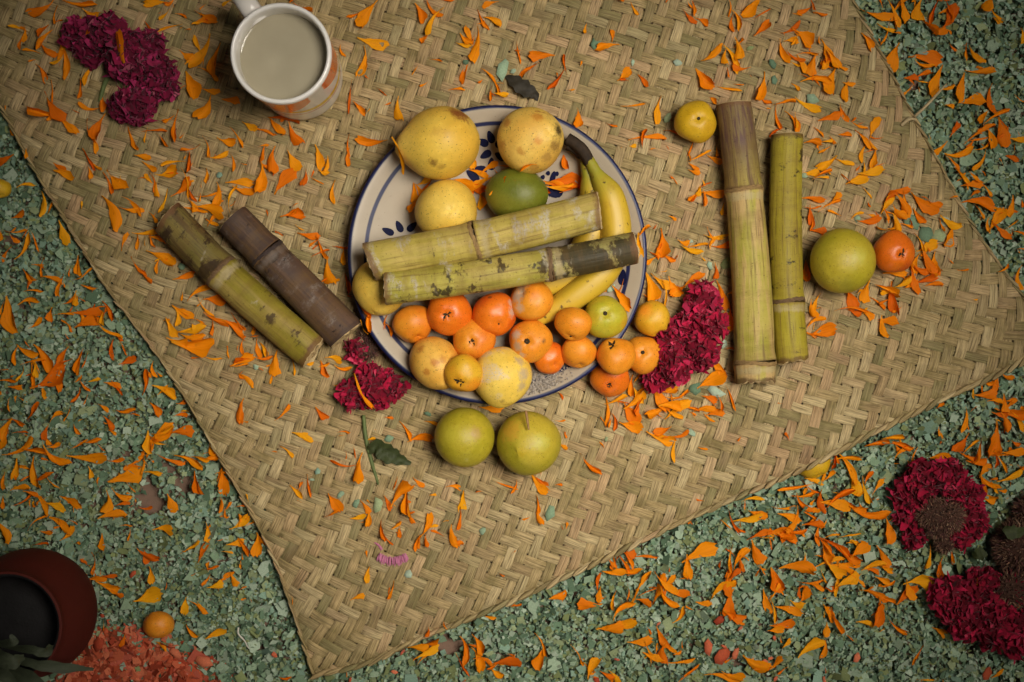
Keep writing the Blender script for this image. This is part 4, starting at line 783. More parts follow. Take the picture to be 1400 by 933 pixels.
PET = '''60,15,150,38 105,6,10,48 75,22,100,25 125,20,20,22 25,38,200,22 35,48,100,20 29,60,100,15 62,50,130,38 44,70,190,22 66,72,30,28 92,80,80,50 86,65,90,30 80,86,160,18 60,98,60,25 72,125,90,28 120,102,120,30 111,122,100,25 122,150,190,28 140,142,90,20 60,156,195,40 75,152,55,38 94,172,45,32 122,180,75,30 135,175,100,38 130,198,85,22 180,188,65,40 195,215,15,20 199,185,100,20 212,179,0,32 224,191,50,22 239,172,95,40 230,164,180,15 122,218,70,30 132,228,40,20 82,229,30,20 205,228,30,20 238,222,170,30 259,222,100,25 262,205,160,25 285,200,70,28 298,216,-10,28 325,188,60,32 311,194,5,25 316,138,10,22 286,148,120,35 288,125,10,25 262,116,75,35 278,72,125,48 296,82,100,42 288,100,35,32 255,76,30,20 278,21,20,25 280,28,-5,32 276,32,160,20 249,21,20,15 226,21,140,18 212,4,180,28 232,38,165,35 205,38,50,30 121,45,-20,12,Z 160,68,-100,38,Z 235,4,130,15 310,4,150,12 320,222,80,22 16,175,80,20 8,218,150,28 36,210,90,12 342,172,20,20 412,12,30,35 502,20,120,42 486,21,160,20 510,58,10,40 500,85,100,38 466,71,70,15 478,132,95,42 492,148,45,22 544,150,85,30 508,194,185,40 475,200,90,30 476,215,95,22 402,185,60,32 360,178,10,35 378,175,50,30 388,164,10,38 436,215,80,32 359,210,100,25 371,218,100,32 402,220,50,28 449,226,110,20 365,229,20,20 575,18,70,25 590,15,50,32 590,30,120,42 580,52,130,15 659,28,60,28 675,28,30,25 654,62,95,48 642,50,-110,25 636,55,40,18 634,62,10,18 636,100,100,32 624,122,0,20 580,116,150,12 596,82,10,15 568,96,120,15 522,125,40,15 669,102,45,25 678,115,60,28 670,128,100,20 685,130,10,18 612,1,0,18 670,5,160,22 550,210,85,45,Z 866,12,60,22 800,39,100,12 838,49,-95,15 830,62,170,30 708,72,80,28 742,75,180,35 725,95,140,28 772,90,-100,25 762,110,130,32 855,105,-40,22 880,110,50,20 865,145,-5,30 898,150,100,35 792,162,90,25 836,172,20,15 885,188,0,48 918,179,10,20 865,201,0,8 942,24,45,25 948,10,80,22 960,29,30,18 975,76,-40,35 990,79,90,20 1002,80,60,40 1009,68,80,28 962,108,45,32 995,122,10,32 974,136,40,15 1042,120,110,38 1046,139,30,15 999,32,90,22 1010,28,70,28 998,8,80,25 1028,10,140,32 1040,20,-30,25 1042,40,-40,28 946,200,110,25 955,215,-25,32 978,218,20,22 948,228,30,15 980,208,90,12 1009,116,0,12 771,220,80,25 720,225,140,22,Z 1100,15,160,20 1110,4,60,25 1122,20,10,15 1082,42,-30,28 1098,50,40,32 1081,56,0,18 1070,72,65,32 1085,80,30,28 1102,72,-5,30 1095,88,70,25 1109,88,110,28 1112,98,100,22 1115,108,0,40 1130,70,80,30 1129,85,100,22 1139,82,60,28 1136,112,100,38 1148,92,10,20 1154,125,100,30 1160,115,10,15 1088,118,40,12 1072,141,-5,28 1102,144,25,35 1086,165,60,32 1061,160,80,32 1060,179,150,20 1134,160,-20,30 1152,155,60,25 1119,180,45,18 1110,194,0,22 1130,195,0,22 1155,185,10,15 1172,172,30,28 1195,175,-60,28 1180,190,50,30 1178,208,110,25 1190,198,60,18 1132,225,150,30 1152,222,20,28 1182,228,90,15 1194,218,100,25 1200,22,15,48 1222,18,70,45 1234,15,80,32 1212,48,110,32 1210,41,20,25 1218,78,110,38 1265,78,5,42 1262,91,20,25 1254,14,90,30 1275,15,110,38 1270,38,50,25 1290,2,0,22 1296,15,80,30 1296,32,-50,38 1282,44,-20,20 1350,5,120,32 1361,22,40,28 1320,70,90,22 1332,78,50,30 1339,99,0,38 1301,66,60,12 1312,120,100,38 1295,122,-20,18 1278,110,110,42 1240,125,140,25 1245,108,10,18 1258,112,10,22 1328,139,-5,35 1351,135,90,40 1345,160,120,22 1358,160,-30,38 1338,182,-30,45 1355,188,80,32 1368,182,80,38 1332,192,-10,30 1305,178,-60,22 1285,204,140,25 1310,212,-10,38 1302,222,50,28 1340,205,-20,28 1342,222,120,28 1392,192,5,22 1395,140,30,25 1382,215,20,22 1298,144,0,12 1398,50,90,20 1188,55,60,25 62,280,90,32 35,252,-10,22 26,294,-30,20 22,318,0,28 20,327,40,18 36,340,-60,38 49,329,70,28 9,348,120,22 2,323,90,12 56,366,100,25 41,376,40,22 41,389,-70,15 46,397,0,22 41,410,-10,28 75,380,30,25 84,390,100,28 88,318,70,32 109,363,80,25 116,379,-30,28 122,393,10,20 102,408,100,18 96,413,-30,20 89,429,0,25 69,430,100,18 51,443,-40,22 15,430,70,48 2,426,100,28 95,447,60,15 125,428,-5,48 120,440,-20,35 150,423,60,28 145,453,40,42 142,433,90,20 162,460,40,15 90,237,20,30 125,237,80,15 150,250,70,30 160,248,40,38 158,290,70,48 182,278,40,40 180,288,10,30 212,248,70,28 215,260,90,18 225,276,110,32 230,238,-20,30 250,260,-40,32 259,248,80,38 284,240,90,18 262,266,60,22 285,268,-10,35 300,266,100,30 315,273,-80,35 328,249,0,35 335,263,10,30 265,286,10,38 288,283,10,40 288,304,30,20 211,297,50,18 170,330,-70,25 198,320,0,30 190,330,90,20 208,328,70,20 218,326,20,22 222,353,30,40 215,363,100,20 188,366,50,30 200,380,50,22 252,378,-20,28 270,398,-30,35 295,408,0,28 250,428,30,32 245,433,80,22 280,423,50,32 295,438,30,35 322,446,40,38 292,448,90,20 235,448,60,28 262,453,-10,38 265,463,0,30 325,440,50,28 348,448,100,18 359,243,100,40 388,248,-50,40 419,243,100,20 432,247,30,22 442,236,20,15 454,263,90,30 400,294,-5,30 422,323,10,28 440,338,60,32 438,346,-20,25 466,338,0,20 469,353,90,20 450,373,80,32 455,383,20,18 476,388,80,25 381,318,40,12 568,266,80,28 580,250,-30,22 565,280,130,22 632,248,10,32,Z 648,256,20,30,Z 658,273,80,25,Z 678,252,-30,30,Z 492,418,60,45,Z 502,436,100,32,Z 500,446,80,18,Z 528,438,110,22 535,450,60,18 948,236,20,15 922,246,60,12 961,254,-35,20 975,264,0,32 964,272,90,20 950,270,140,18 988,286,100,15 919,297,20,10 978,326,0,30 970,320,60,18 988,338,-10,30 934,332,10,15 952,336,-5,28 945,344,15,28 979,372,90,20 948,383,-30,32 905,333,90,38 892,348,40,15 890,356,140,15 915,353,20,15 879,318,-40,22,Z 875,336,95,32,Z 850,378,50,30,Z 851,408,50,38,Z 850,393,110,20,Z 825,398,-30,20 890,393,80,38 905,386,30,35 910,398,80,38 920,393,50,28 890,408,10,22 988,403,70,38 995,433,100,38 1000,400,-20,12 772,253,10,48 780,260,-10,28 762,250,20,22 715,237,-40,20,Z 1108,238,0,25 1122,237,-30,28 1122,243,0,20 1170,246,-20,30 1190,237,-10,32 1185,263,50,20 1112,273,10,28 1132,280,-30,32 1108,286,0,25 1108,296,80,28 1119,316,10,22 1110,308,100,15 1142,273,-40,20 1170,293,-30,18 1188,303,-10,30 1212,280,-60,28 1215,270,-40,20 1230,262,0,25 1235,280,65,32 1262,278,30,42 1275,280,0,20 1222,290,40,28 1225,306,80,28 1255,296,50,22 1210,293,70,22 1238,308,20,22 1300,323,100,30 1296,306,20,30 1285,306,80,22 1268,340,-20,28 1258,330,60,25 1268,360,50,38 1275,360,90,28 1250,358,110,28 1255,370,30,28 1248,383,75,40 1265,383,-20,30 1275,388,0,22 1235,388,-40,22 1222,373,0,30 1218,408,80,42 1210,396,30,32 1200,413,40,28 1182,398,110,28 1165,408,60,28 1162,420,0,42 1185,428,30,20 1205,448,70,28 1212,440,10,28 1115,413,110,22 1108,423,80,22 1112,438,-30,28 1125,456,-10,35 1105,456,20,22 1315,370,0,15 1102,370,80,25 1335,274,5,48 1315,243,60,32 1328,252,-5,28 1349,260,60,22 1360,300,-60,35 1368,316,40,35 1348,308,90,20 1340,290,60,22 1375,290,-10,25 1382,283,100,28 1395,318,20,20 1390,380,90,32 1398,278,80,10 1330,243,50,18 1342,236,60,10 1372,368,-40,15 1395,340,0,15 20,486,100,25 38,481,20,32 46,494,-10,32 45,514,95,32 51,506,90,20 62,488,60,40 85,488,110,32 68,520,-30,50 32,511,110,22 8,520,0,28 22,530,10,18 5,506,0,15 110,494,100,32 92,494,160,15 114,527,50,22 128,521,-10,20 108,541,120,22 60,536,80,18 160,530,60,22 155,526,20,22 152,476,95,28 170,476,60,20 175,495,-20,22 202,524,-80,32 208,506,80,20 226,534,30,32 250,551,-20,15 248,567,0,18 215,558,50,22 172,564,0,25 185,566,5,12 30,546,30,15 11,554,90,18 48,564,-50,28 20,574,10,30 10,586,110,32 28,591,0,20 8,601,110,28 75,568,-40,20 95,566,110,20 105,588,50,15 62,591,110,20 142,558,40,15 150,578,60,22 155,590,30,12 30,616,-30,45 50,618,15,32 75,628,35,42 108,608,-30,28 125,605,-5,28 138,611,40,15 75,610,-20,18 120,626,0,50 160,630,-10,20 125,646,80,15 24,641,95,28 48,646,80,42 60,654,-20,35 30,666,0,25 72,661,40,22 32,686,-30,28 58,684,50,38 75,691,20,32 98,684,25,32 45,674,20,20 218,598,-35,50 248,588,-10,30 225,591,-20,32 210,611,110,32 205,604,80,28 188,631,-40,28 198,634,90,30 209,645,5,25 235,630,15,38 260,626,25,38 275,624,10,25 290,614,60,22 172,651,-20,45 271,661,65,32 304,658,90,35 292,626,0,20 308,646,10,22 180,666,50,15 150,686,105,30 165,678,30,28 168,688,-10,20 235,687,60,25 304,691,90,20 335,691,-5,25 312,694,-50,15 200,696,0,18 5,658,90,22 4,686,90,15 265,471,0,50 245,468,10,28 311,480,90,20 290,491,10,25 332,494,-30,32 325,502,0,25 339,518,45,25 330,561,95,32 330,474,90,20 352,476,80,25 362,476,60,20 375,496,100,32 372,516,95,15 362,491,0,22 402,502,80,22 420,498,10,15 444,504,60,22 456,488,10,20 469,505,10,22 460,527,0,9 492,538,60,50,Z 388,565,-50,28 439,565,40,20 414,597,25,28 470,590,0,15 394,617,45,22 375,617,0,6 508,600,0,10 532,571,10,12 590,577,10,20 556,588,60,28 575,598,-5,32 472,638,185,35 490,641,100,38 485,618,80,18 422,664,80,28 406,672,40,22 456,688,60,28 500,692,50,20 548,674,-50,38 558,686,80,38 572,660,40,18 530,688,70,20 620,664,5,20 632,686,100,30 690,664,20,32 592,677,0,8 672,558,0,30 705,666,110,18 735,661,50,32 740,658,30,20 736,691,90,25 770,611,40,12 766,576,0,12 768,541,60,10 805,636,45,38 902,600,20,38 920,614,100,32 930,597,-15,25 831,558,85,48 842,548,-20,30 842,576,80,22 862,584,20,30 860,566,60,32 868,548,-40,35 872,541,60,22 870,558,100,20 862,528,90,28 872,516,-40,20 900,541,65,48 898,561,150,32 912,534,-5,28 928,544,-20,30 925,558,-40,40 920,566,30,25 915,554,10,28 945,558,10,20 965,558,0,32 970,544,20,20 978,564,-10,22 972,518,-30,40 978,498,40,38 1000,544,70,32 985,551,80,20 998,476,0,12 1028,681,-5,28 1018,688,90,15 1042,666,-20,15 1198,606,-5,32 1225,606,10,40 1220,598,0,28 1232,615,-35,28 1248,626,100,30 1245,636,-60,15 1284,624,0,28 1321,574,100,32 1284,591,70,15 1285,554,-50,12 1342,526,90,28 1330,534,90,20 1362,521,95,38 1345,541,0,28 1375,516,30,15 1360,548,10,20 1372,554,90,28 1382,566,10,42 1375,576,80,25 1392,574,60,32 1365,566,0,20 1388,606,30,12 1362,601,100,45 1372,621,-10,42 1368,631,60,28 1382,618,0,32 1360,628,90,22 1315,606,130,30 1325,611,-40,28 1322,624,20,30 1335,616,110,32 1335,632,-5,28 1345,644,-40,22 1382,651,-30,38 1398,641,20,15 1350,661,40,32 1342,664,80,28 1348,681,20,28 1358,664,60,20 1395,684,-50,22 1370,671,0,10 1200,664,-45,28 1160,636,60,50 1170,658,70,32 1182,671,70,38 1150,626,-10,50 1140,628,100,28 1128,646,100,40 1090,666,170,50 1105,666,40,30 1098,678,-10,30 1095,688,50,32 1120,686,80,32 1145,678,-35,40 1142,688,10,40 1160,688,30,22 1170,696,10,25 1072,696,0,32 1112,658,20,25 8,725,70,32 50,711,-40,30 80,712,30,42 85,720,60,22 95,730,-50,25 155,702,0,35 172,718,0,15 179,728,90,20 56,744,0,20 108,742,0,8 140,741,90,22 225,721,0,25 202,759,25,30 131,770,85,28 130,790,-10,30 150,788,0,20 148,802,20,32 161,812,40,15 209,786,80,22 228,800,90,12 205,818,-15,38 170,830,10,12 260,748,-40,28 285,728,90,25 278,755,-60,30 289,778,-10,22 305,792,-50,30 295,802,-10,20 319,792,70,18 322,742,-5,22 335,746,60,25 329,716,-40,30 300,739,0,8 252,828,100,22 272,828,40,28 262,864,40,22 295,865,-25,30 169,875,110,20 222,882,40,18 309,702,80,12 329,772,90,10 330,820,0,10 65,728,0,15 312,754,10,15 345,715,-20,20 142,855,90,12 355,745,90,30 354,722,60,25 455,704,-20,22 490,708,-10,20 505,708,90,22 522,725,80,30 530,738,50,20 542,719,-40,15 546,728,100,12 562,708,70,15 585,718,-70,32 572,738,120,28 582,738,90,15 629,710,100,30 618,732,70,30 625,742,0,15 502,786,100,20 536,808,110,25 488,816,-20,18 559,701,0,15 400,820,80,12 390,928,0,15 572,884,0,28 588,878,-20,22 585,890,-30,32 578,900,-40,18 632,908,60,32 638,888,80,38 655,880,60,28 655,900,70,32 662,900,20,25 678,920,30,20 670,844,10,15 692,905,0,40 698,828,0,12 474,920,90,10 735,706,80,20 840,765,80,25 852,768,60,32 858,762,60,32 862,752,60,22 840,782,0,30 858,781,5,38 878,760,-5,42 836,768,50,18 816,798,-90,28 820,812,90,20 806,828,180,32 762,814,-30,22 705,828,0,15 838,820,100,25 848,830,-40,35 842,855,-15,50 835,860,0,32 875,802,-60,48 860,810,90,20 880,822,30,20 895,805,-20,45 908,798,45,40 910,818,50,35 928,811,10,28 915,795,-40,22 935,791,0,10 955,755,-25,50 940,775,90,32 998,762,95,35 1008,762,-60,35 998,782,90,22 982,805,-45,40 995,800,80,28 1002,785,-50,20 962,825,5,20 995,825,100,38 1002,840,20,30 931,842,-55,25 1000,712,70,38 990,715,40,22 1008,722,40,22 1022,708,-15,38 1035,702,10,25 1038,730,-20,35 1048,735,0,20 1032,755,70,32 1040,775,60,22 1048,822,70,32 875,878,-5,32 905,872,60,32 912,882,50,28 905,890,90,28 892,898,20,28 885,885,60,20 930,905,-10,38 938,922,-40,38 988,922,10,45 1000,925,20,28 1030,905,30,38 1042,912,-10,22 792,892,60,32 808,912,-60,30 742,880,60,32 739,900,100,28 842,925,50,22 830,922,30,20 925,892,-30,10 932,880,90,10 702,902,90,15 1078,705,20,32 1088,712,110,38 1108,705,30,38 1112,715,0,28 1116,728,100,30 1065,728,5,38 1075,735,30,25 1085,726,0,30 1052,738,80,22 1135,732,-20,25 1140,745,35,52 1160,760,30,32 1128,755,70,30 1132,768,-15,42 1150,772,10,32 1145,792,95,42 1138,778,40,32 1158,792,-40,28 1170,742,10,28 1172,750,-40,28 1160,732,-10,28 1188,705,10,50 1215,725,90,35 1208,760,60,30 1192,772,-10,32 1190,778,10,22 1212,778,20,18 1090,775,10,45 1108,798,0,35 1115,800,20,22 1102,815,-50,22 1092,808,90,18 1060,792,60,32 1060,808,-60,28 1058,830,70,40 1078,832,15,35 1088,825,20,18 1172,792,45,25 1195,810,20,42 1210,820,20,25 1202,835,100,38 1182,850,20,22 1212,800,-20,22 1205,792,20,20 1255,792,0,45 1238,812,-45,35 1242,805,60,28 1270,762,100,32 1284,778,90,32 1300,760,95,22 1265,800,70,15 1132,838,60,28 1140,850,70,38 1068,855,-10,30 1060,862,0,22 1106,885,-30,38 1129,885,95,28 1129,860,100,18 1160,870,30,15 1075,880,-50,15 1061,908,-40,25 1225,859,35,28 1255,895,115,28 1265,930,0,25 1365,922,-40,18 1285,862,25,20 1395,788,60,28 1392,820,90,20 1338,799,-40,15,Z 1125,742,50,32'''
def mat_petal():
    t = NT('marigold_petal'); uv = t.coord('UV'); g = t.coord('Object'); s = t.n('ShaderNodeSeparateXYZ', {0: uv})
    a = t.n('ShaderNodeVertexColor', layer_name='Col').outputs[0]; sep = t.n('ShaderNodeSeparateColor', {0: a})
    oc = t.n('ShaderNodeSeparateColor', {0: t.n('ShaderNodeObjectInfo').outputs['Color']}); r = t.math('ADD', oc.outputs[0], sep.outputs[0])
    c = t.mix(t.step(r, .15, .55), lin(232, 118, 6), lin(244, 146, 8)); c = t.mix(t.step(r, .72, .98), c, lin(244, 170, 20)); c = t.mix(t.step(r, .0, .12, .8, 0), c, lin(210, 88, 8))
    vein = t.noise(t.vmul(uv, (1.2, 16, 1)), 1, 2, .5, t.math('MULTIPLY', r, 30)); c = t.mix(t.step(vein, .5, .75, 0, .35), c, lin(176, 74, 8))
    c = t.mix(t.step(s.outputs[0], .0, .22, .65, 0), c, lin(214, 156, 40))
    blot = t.noise(t.vmul(uv, (2, 1.4, 1)), 2, 4, .6, t.math('MULTIPLY', r, 17)); c = t.mix(t.step(blot, .60, .75, 0, .45), c, lin(150, 62, 12))
    t.bs(Base_Color=c, Roughness=.65, Specular_IOR_Level=.12)
    t.bump(vein, .4, .0007)
    tr = t.n('ShaderNodeBsdfTranslucent'); t.set(tr.inputs[0], c); mx = t.n('ShaderNodeMixShader', {0: .22, 1: t.b.outputs[0], 2: tr.outputs[0]}); t.t.links.new(mx.outputs[0], t.out.inputs[0]); return t.mat
PETAL = mat_petal()
NU, NV = 9, 5
def petal_verts(seed):
    """length 1 along +x from the narrow claw to the notched tip"""
    r_ = random.Random(seed); V = []; UVs = []
    wmax = r_.uniform(.09, .23); cup = r_.uniform(-.9, 1.1); bend = r_.uniform(-.35, .6); twist = r_.uniform(-1.3, 1.3); side = r_.uniform(-.3, .3); fold = r_.random() < .3; ph = r_.uniform(0, 6); wide = r_.uniform(.5, .85); kink = r_.uniform(-.5, .7) if r_.random() < .45 else 0
    claw = r_.uniform(.0, .22); asym = r_.uniform(.7, 1.3); tipj = [r_.uniform(-.09, .05) for _ in range(NV)]; ej = [[r_.uniform(.84, 1.14) for _ in range(NU)] for _ in range(2)]
    shp = 'folded' if fold else 'kinked' if kink else 'twisted' if abs(twist) > .9 else 'slender' if wmax < .13 else 'curled' if abs(cup) > .6 else 'broad'
    for i in range(NU):
        t = i / (NU - 1); tc = max(0, (t - claw) / (1 - claw))
        w = wmax * (.10 + .90 * min(1, (tc / wide)) ** 1.2) * (1 if t < .8 else (1 - ((t - .8) / .2) ** 2 * .45))
        for j in range(NV):
            v = j / (NV - 1) * 2 - 1; x = t + (tipj[j] if i == NU - 1 else .4 * tipj[j] if i == NU - 2 else 0)
            vv = v * (.42 if fold else 1) * (asym if v > 0 else 1 / asym) * (ej[0][i] if v < 0 else ej[1][i]); yy = vv * w; zz = cup * w * v * v + (abs(v) * w * .9 if fold else 0)
            zz += .03 * math.sin(6 * t + 3 * v + ph) + .5 * w * .25 * math.sin(9 * t + ph) * v; tw = twist * (t - .3)
            y2 = yy * math.cos(tw) - zz * math.sin(tw); z2 = yy * math.sin(tw) + zz * math.cos(tw)
            z2 += bend * (t - .5) ** 2 + kink * max(0, t - .6) ** 1.3
            V.append((x - .5, y2 + side * (t - .5) ** 2 * 2, z2)); UVs.append((t, (v + 1) / 2))
    zm = min(p[2] for p in V); return np.array([(x, y, z - zm) for x, y, z in V]), UVs, shp
NVAR = 40; PVAR = [petal_verts(500 + k) for k in range(NVAR)]
PF = grid_faces(NU, NV); PMESH = []
for V, UVs, shp in PVAR:
    m = mesh('marigold_petal', V, PF, True, UVs); m.materials.append(PETAL)
    a = m.color_attributes.new('Col', 'FLOAT_COLOR', 'POINT'); a.data.foreach_set('color', [0.0, 0, 0, 1] * len(V)); PMESH.append(m)
bpy.context.view_layer.update(); DG = bpy.context.evaluated_depsgraph_get()
def hit(px, py):
    p = W(px, py, 0); o = Vector((0, 0, D)); ok, loc, nor, *_ = scene.ray_cast(DG, o + (p - o) * .1, (p - o).normalized()); return loc, nor
LM = [('mug', 385, 85), ('long cockscomb', 165, 85), ('worn green cane', 310, 420), ('dark cane', 400, 350), ('plate', 480, 300), ('plate', 680, 130), ('plate', 900, 300), ('small cockscomb', 505, 535), ('paired limes', 680, 650), ('crescent cockscomb', 930, 520), ('lemon yellow tejocote', 950, 170), ('thick cane', 1000, 330), ('thinner cane', 1095, 330), ('lone lime', 1152, 357), ('orange tejocote', 1235, 345), ('near mat corner', 430, 880), ('pink aster', 537, 760), ('frayed straw', 1260, 150), ('brown centred cockscomb', 1285, 690), ('broad cockscomb', 1345, 840), ('half hidden tejocote', 1112, 650), ('clay pot', 90, 800), ('sawdust tejocote', 217, 853), ('near hem', 800, 810), ('long hem', 230, 560), ('long hem', 60, 320), ('far hem', 1330, 260), ('leaf sprig', 515, 620), ('fallen leaf', 715, 120), ('white thread', 333, 870), ('bare floor patch', 210, 675), ('edge tejocote', 0, 258), ('wide mat corner', 1400, 470), ('coral chips', 985, 890)]
recs = [(655, 236, 20, 26, False), (668, 229, -30, 24, False), (682, 240, 60, 26, False), (692, 228, 10, 24, False), (648, 219, 80, 22, False), (660, 248, 150, 26, False), (640, 252, 40, 26, False), (575, 262, 60, 24, False), (585, 254, 130, 26, False), (752, 250, 15, 36, False), (765, 258, -10, 34, False), (742, 255, 30, 26, False)]
for s_ in PET.split():
    q = s_.split(','); recs.append((float(q[0]), float(q[1]), float(q[2]), float(q[3]), len(q) > 4))
order = sorted(range(len(recs)), key=lambda i: -(recs[i][3] + (100 if recs[i][4] else 0)))
singles = set(order[:296]); SV, SF, SC, SU = [], [], [], []; cnt = 0
def word(L, r): return ('large' if L > 42 else 'long' if L > 36 else 'medium' if L > 31 else 'smallish')
placed = []
for i, (x, y, a, L, top) in enumerate(recs):
    var = random.randrange(NVAR); L = L * 1.06 + 2
    if top:
        p, nor = hit(x, y); p = p + nor * .0006
    else:
        nor = Vector((0, 0, 1)); w0 = W(x, y, 0)
        rp = math.hypot(w0.x - PX.x, w0.y - PX.y) / PR
        if rp < .97: p = W(x, y, .012); p.z = plate_z(p.x, p.y) + .0006
        elif bool(in_mat(np.array([x]), np.array([y]))[0]): p = W(x, y, float(mat_z(x, y)) + .0016)
        else: p = W(x, y, float(saw_z(x, y)) + .0035)
        near = sum(1 for (qx, qy) in placed if abs(qx - x) < 16 and abs(qy - y) < 16); p.z += min(near, 4) * .0013
    placed.append((x, y))
    nor = (nor + Vector((random.gauss(0, .12), random.gauss(0, .12), 0))).normalized()
    q = nor.to_track_quat('Z', 'Y')
    d = Vector((math.cos(rad(a)), -math.sin(rad(a)), 0)); d = (d - nor * d.dot(nor)).normalized(); yv = nor.cross(d)
    rot = Matrix((d, yv, nor)).transposed(); flip = random.choice((1, -1)); S = L * K
    sc = Vector((S, S * random.uniform(.85, 1.25) * flip, S * random.uniform(.7, 1.1)))
    if i in singles:
        o = link('marigold_petal', PMESH[var]); o.matrix_world = Matrix.LocRotScale(p, rot.to_quaternion(), sc)
        ds = sorted((math.hypot(lx - x, ly - y), n) for n, lx, ly in LM); n1 = ds[0][1]; n2 = next(n for _, n in ds if n != n1)
        where = 'on mat' if bool(in_mat(np.array([x]), np.array([y]))[0]) else 'on sawdust'
        if top: where = 'lying uppermost'
        elif math.hypot(x - PC[0], y - PC[1]) < 200: where = 'on plate'
        hue = random.random(); o.color = (hue, 0, 0, 1); hw = 'red orange' if hue < .1 else 'deep orange' if hue < .38 else 'bright orange' if hue < .78 else 'amber'
        tag(o, f'{word(L, 0)} {PVAR[var][2]} {hw} marigold petal {where} between {n1} and {n2}', 'petal', f'{hw} petals between {n1} and {n2}')
    else:
        V = PVAR[var][0] * np.array(sc); V = V @ np.array(rot).T + np.array(p); SV.append(V); SU.append(np.array(PVAR[var][1])); SF.append(np.array(PF) + cnt); SC.append(np.repeat([[random.random(), 0, 0]], len(V), 0)); cnt += len(V)
# companions and short scraps that make the clusters
comp = []
for (x, y, a, L, top) in recs:
    if top or math.hypot(x - PC[0], y - PC[1]) < 206: continue
    near_ = sum(1 for q in recs if abs(q[0] - x) < 30 and abs(q[1] - y) < 30)
    if random.random() < min(.9, .05 + .11 * near_): comp.append((x + random.gauss(0, 9), y + random.gauss(0, 9), random.uniform(0, 360), L * random.uniform(.3, .75)))
for _ in range(140): comp.append((random.uniform(0, 1400), random.uniform(0, 933), random.uniform(0, 360), random.uniform(7, 14)))
for _ in range(260):
    x, y = random.uniform(-170, 1570), random.uniform(-170, 1100)
    if not (-5 < x < 1405 and -5 < y < 938): comp.append((x, y, random.uniform(0, 360), random.uniform(20, 40)))
for (x, y, a, L) in comp:
    if math.hypot(x - PC[0], y - PC[1]) < 206: continue
    im = bool(in_mat(np.array([x]), np.array([y]))[0])
    z = float(mat_z(x, y)) + .0015 if im else float(saw_z(x, y)) + .002
    z += random.uniform(0, .002)
    var = random.randrange(NVAR); p = W(x, y, z); S = L * K
    rot = Matrix.Rotation(rad(a), 3, 'Z') @ Matrix.Rotation(random.gauss(0, .3), 3, 'X') @ Matrix.Rotation(random.gauss(0, .12), 3, 'Y'); V = PVAR[var][0] * np.array((S, S * random.uniform(.55, 1), S)) @ np.array(rot).T + np.array(p)
    SV.append(V); SU.append(np.array(PVAR[var][1])); SF.append(np.array(PF) + cnt); SC.append(np.repeat([[random.random(), 0, 0]], len(V), 0)); cnt += len(V)
m = vcol_mesh('marigold_petals', np.concatenate(SV), np.concatenate(SF), np.concatenate(SC), True); l = m.uv_layers.new(name='UVMap'); UU = np.concatenate(SU).astype(np.float32)
idx = np.empty(len(m.loops), dtype=np.int32); m.loops.foreach_get('vertex_index', idx); l.data.foreach_set('uv', UU[idx].ravel())
o = link('marigold_petals', m, None, PETAL); o.color = (0, 0, 0, 1); tag(o, 'small scattered orange marigold petals strewn over mat and sawdust', 'petals', None, 'stuff')

# ---------------------------------------------------------------- single dyed chips on the mat and single coral chips on the sawdust
def chip(x, y, L, asp, z, cols, name, label, cat, group, seed):
    r_ = random.Random(seed); n = r_.choice((5, 6, 7)); T = .0007; ring = []
    for k in range(n):
        a = 2 * PI * k / n + r_.uniform(-.25, .25); rr = r_.uniform(.36, .56); ring.append((rr * math.cos(a), rr * math.sin(a) * asp))
    cv = r_.uniform(-.25, .25); h = lambda u: cv * u * u * L * K * 2
    V = [(u * L * K, v * L * K, h(u)) for u, v in ring] + [(u * L * K, v * L * K, h(u) + T) for u, v in ring] + [(0, 0, 0), (0, 0, T)]
    F = [(k, (k + 1) % n, n + (k + 1) % n) for k in range(n)] + [(k, n + (k + 1) % n, n + k) for k in range(n)] + [(n + k, n + (k + 1) % n, 2 * n + 1) for k in range(n)] + [((k + 1) % n, k, 2 * n) for k in range(n)]
    c = cols[r_.randrange(len(cols))] * r_.uniform(.85, 1.15); o = link(name, vcol_mesh(name, V, F, np.repeat(c[None], len(V), 0)), None, FLAKE)
    o.location = W(x, y, z); o.rotation_euler = (r_.uniform(-.2, .2), r_.uniform(-.2, .2), r_.uniform(0, 6.28)); tag(o, label, cat, group); return o
def near(x, y):
    ds = sorted((math.hypot(lx - x, ly - y), n) for n, lx, ly in LM if n != 'coral chips'); n1 = ds[0][1]; return n1, next(n for _, n in ds if n != n1)
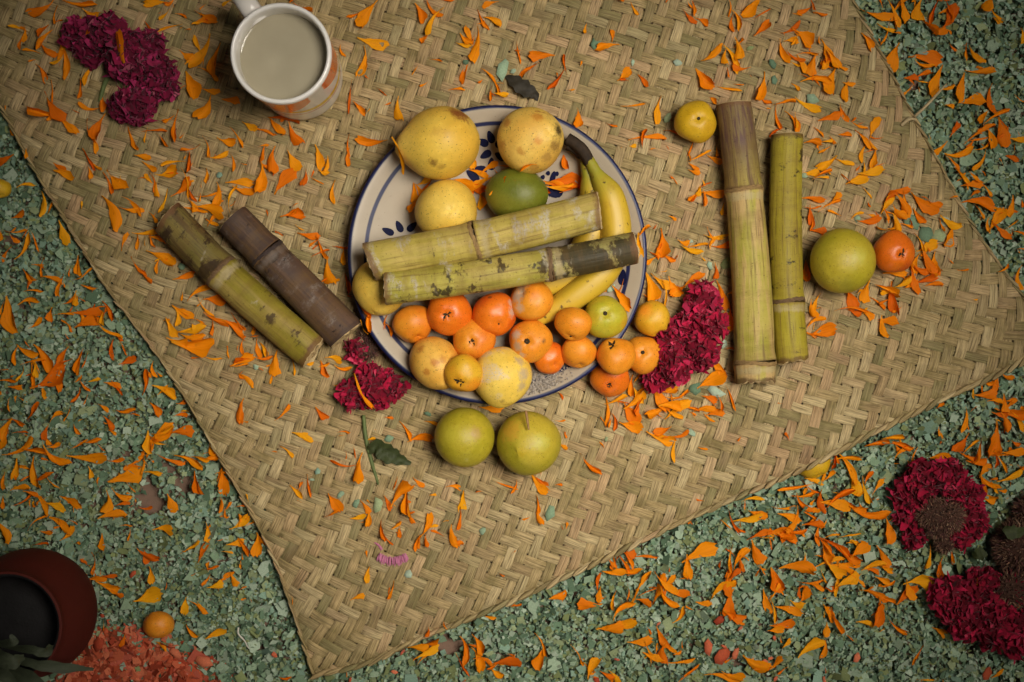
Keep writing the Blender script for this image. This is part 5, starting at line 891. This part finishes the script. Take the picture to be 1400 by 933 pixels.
CH = [(814, 60, 20), (865, 86, 10), (926, 86, 14), (1025, 66, 13), (912, 162, 18), (702, 97, 10), (1110, 136, 22), (687, 96, 34), (637, 85, 10), (1247, 303, 30), (1265, 320, 28), (1283, 323, 26), (1293, 303, 18), (1172, 299, 12), (950, 532, 22), (978, 536, 30), (945, 592, 15), (829, 601, 8), (532, 600, 14), (435, 645, 11), (465, 677, 13), (487, 688, 18), (517, 690, 22), (426, 656, 8), (559, 785, 13), (660, 726, 12), (752, 702, 22), (970, 363, 14), (995, 360, 24), (944, 330, 8), (248, 365, 12), (1056, 88, 16), (1058, 110, 14), (585, 566, 12), (835, 395, 16), (300, 240, 10), (1100, 240, 12), (350, 502, 12), (990, 470, 14)]
CG = GREENS * 1.05
for k, (x, y, L) in enumerate(CH):
    onp = math.hypot(x - PC[0], y - PC[1]) < 200; n1, n2 = near(x, y)
    z = (plate_z(*W(x, y, .012).xy) + .0008) if onp else float(mat_z(x, y)) + .0017
    chip(x, y, L, random.uniform(.5, .9), z, CG, 'wood_chip', f'{"larger" if L > 19 else "small"} pale green wood chip on {"plate" if onp else "mat"} between {n1} and {n2}', 'wood chip', f'green chips between {n1} and {n2}', 40 + k)
CC_ = [(844, 902, 9), (984, 848, 20), (1012, 859, 11), (969, 885, 26), (988, 897, 28), (1005, 895, 20), (990, 884, 11), (815, 930, 13), (375, 895, 11), (539, 919, 11), (479, 930, 9), (550, 892, 10), (182, 785, 16), (145, 865, 14), (179, 862, 9), (135, 880, 26), (140, 842, 8), (1172, 899, 16), (1059, 872, 9), (1053, 900, 9), (1060, 928, 10), (1127, 930, 14), (1350, 921, 22), (278, 905, 30), (240, 893, 24), (232, 905, 22), (900, 853, 8), (1046, 905, 12)]
for k, (x, y, L) in enumerate(CC_):
    n1, n2 = near(x, y)
    chip(x, y, L, random.uniform(.35, .7), float(saw_z(x, y)) + .0036, CORALS, 'coral_chip', f'{"larger" if L > 17 else "small"} coral pink wood chip on green sawdust between {n1} and {n2}', 'wood chip', f'coral chips between {n1} and {n2}', 90 + k)

# things whose labels came out alike are told apart by their order across the picture
byl = {}
for o in list(scene.objects):
    if o.parent is None and 'label' in o.keys() and 'group' in o.keys(): byl.setdefault(o['label'], []).append(o)
for lab, os_ in byl.items():
    if len(os_) < 2 or len(os_) > 4: continue
    os_.sort(key=lambda o: o.location.x)
    for o, wd in zip(os_, ('leftmost', 'rightmost') if len(os_) == 2 else ('leftmost', 'middle', 'rightmost') if len(os_) == 3 else ('leftmost', 'second leftmost', 'second rightmost', 'rightmost')):
        o['label'] = wd + ' ' + lab.replace(' marigold', '').replace('pale green wood', 'green').replace('coral pink wood', 'coral')
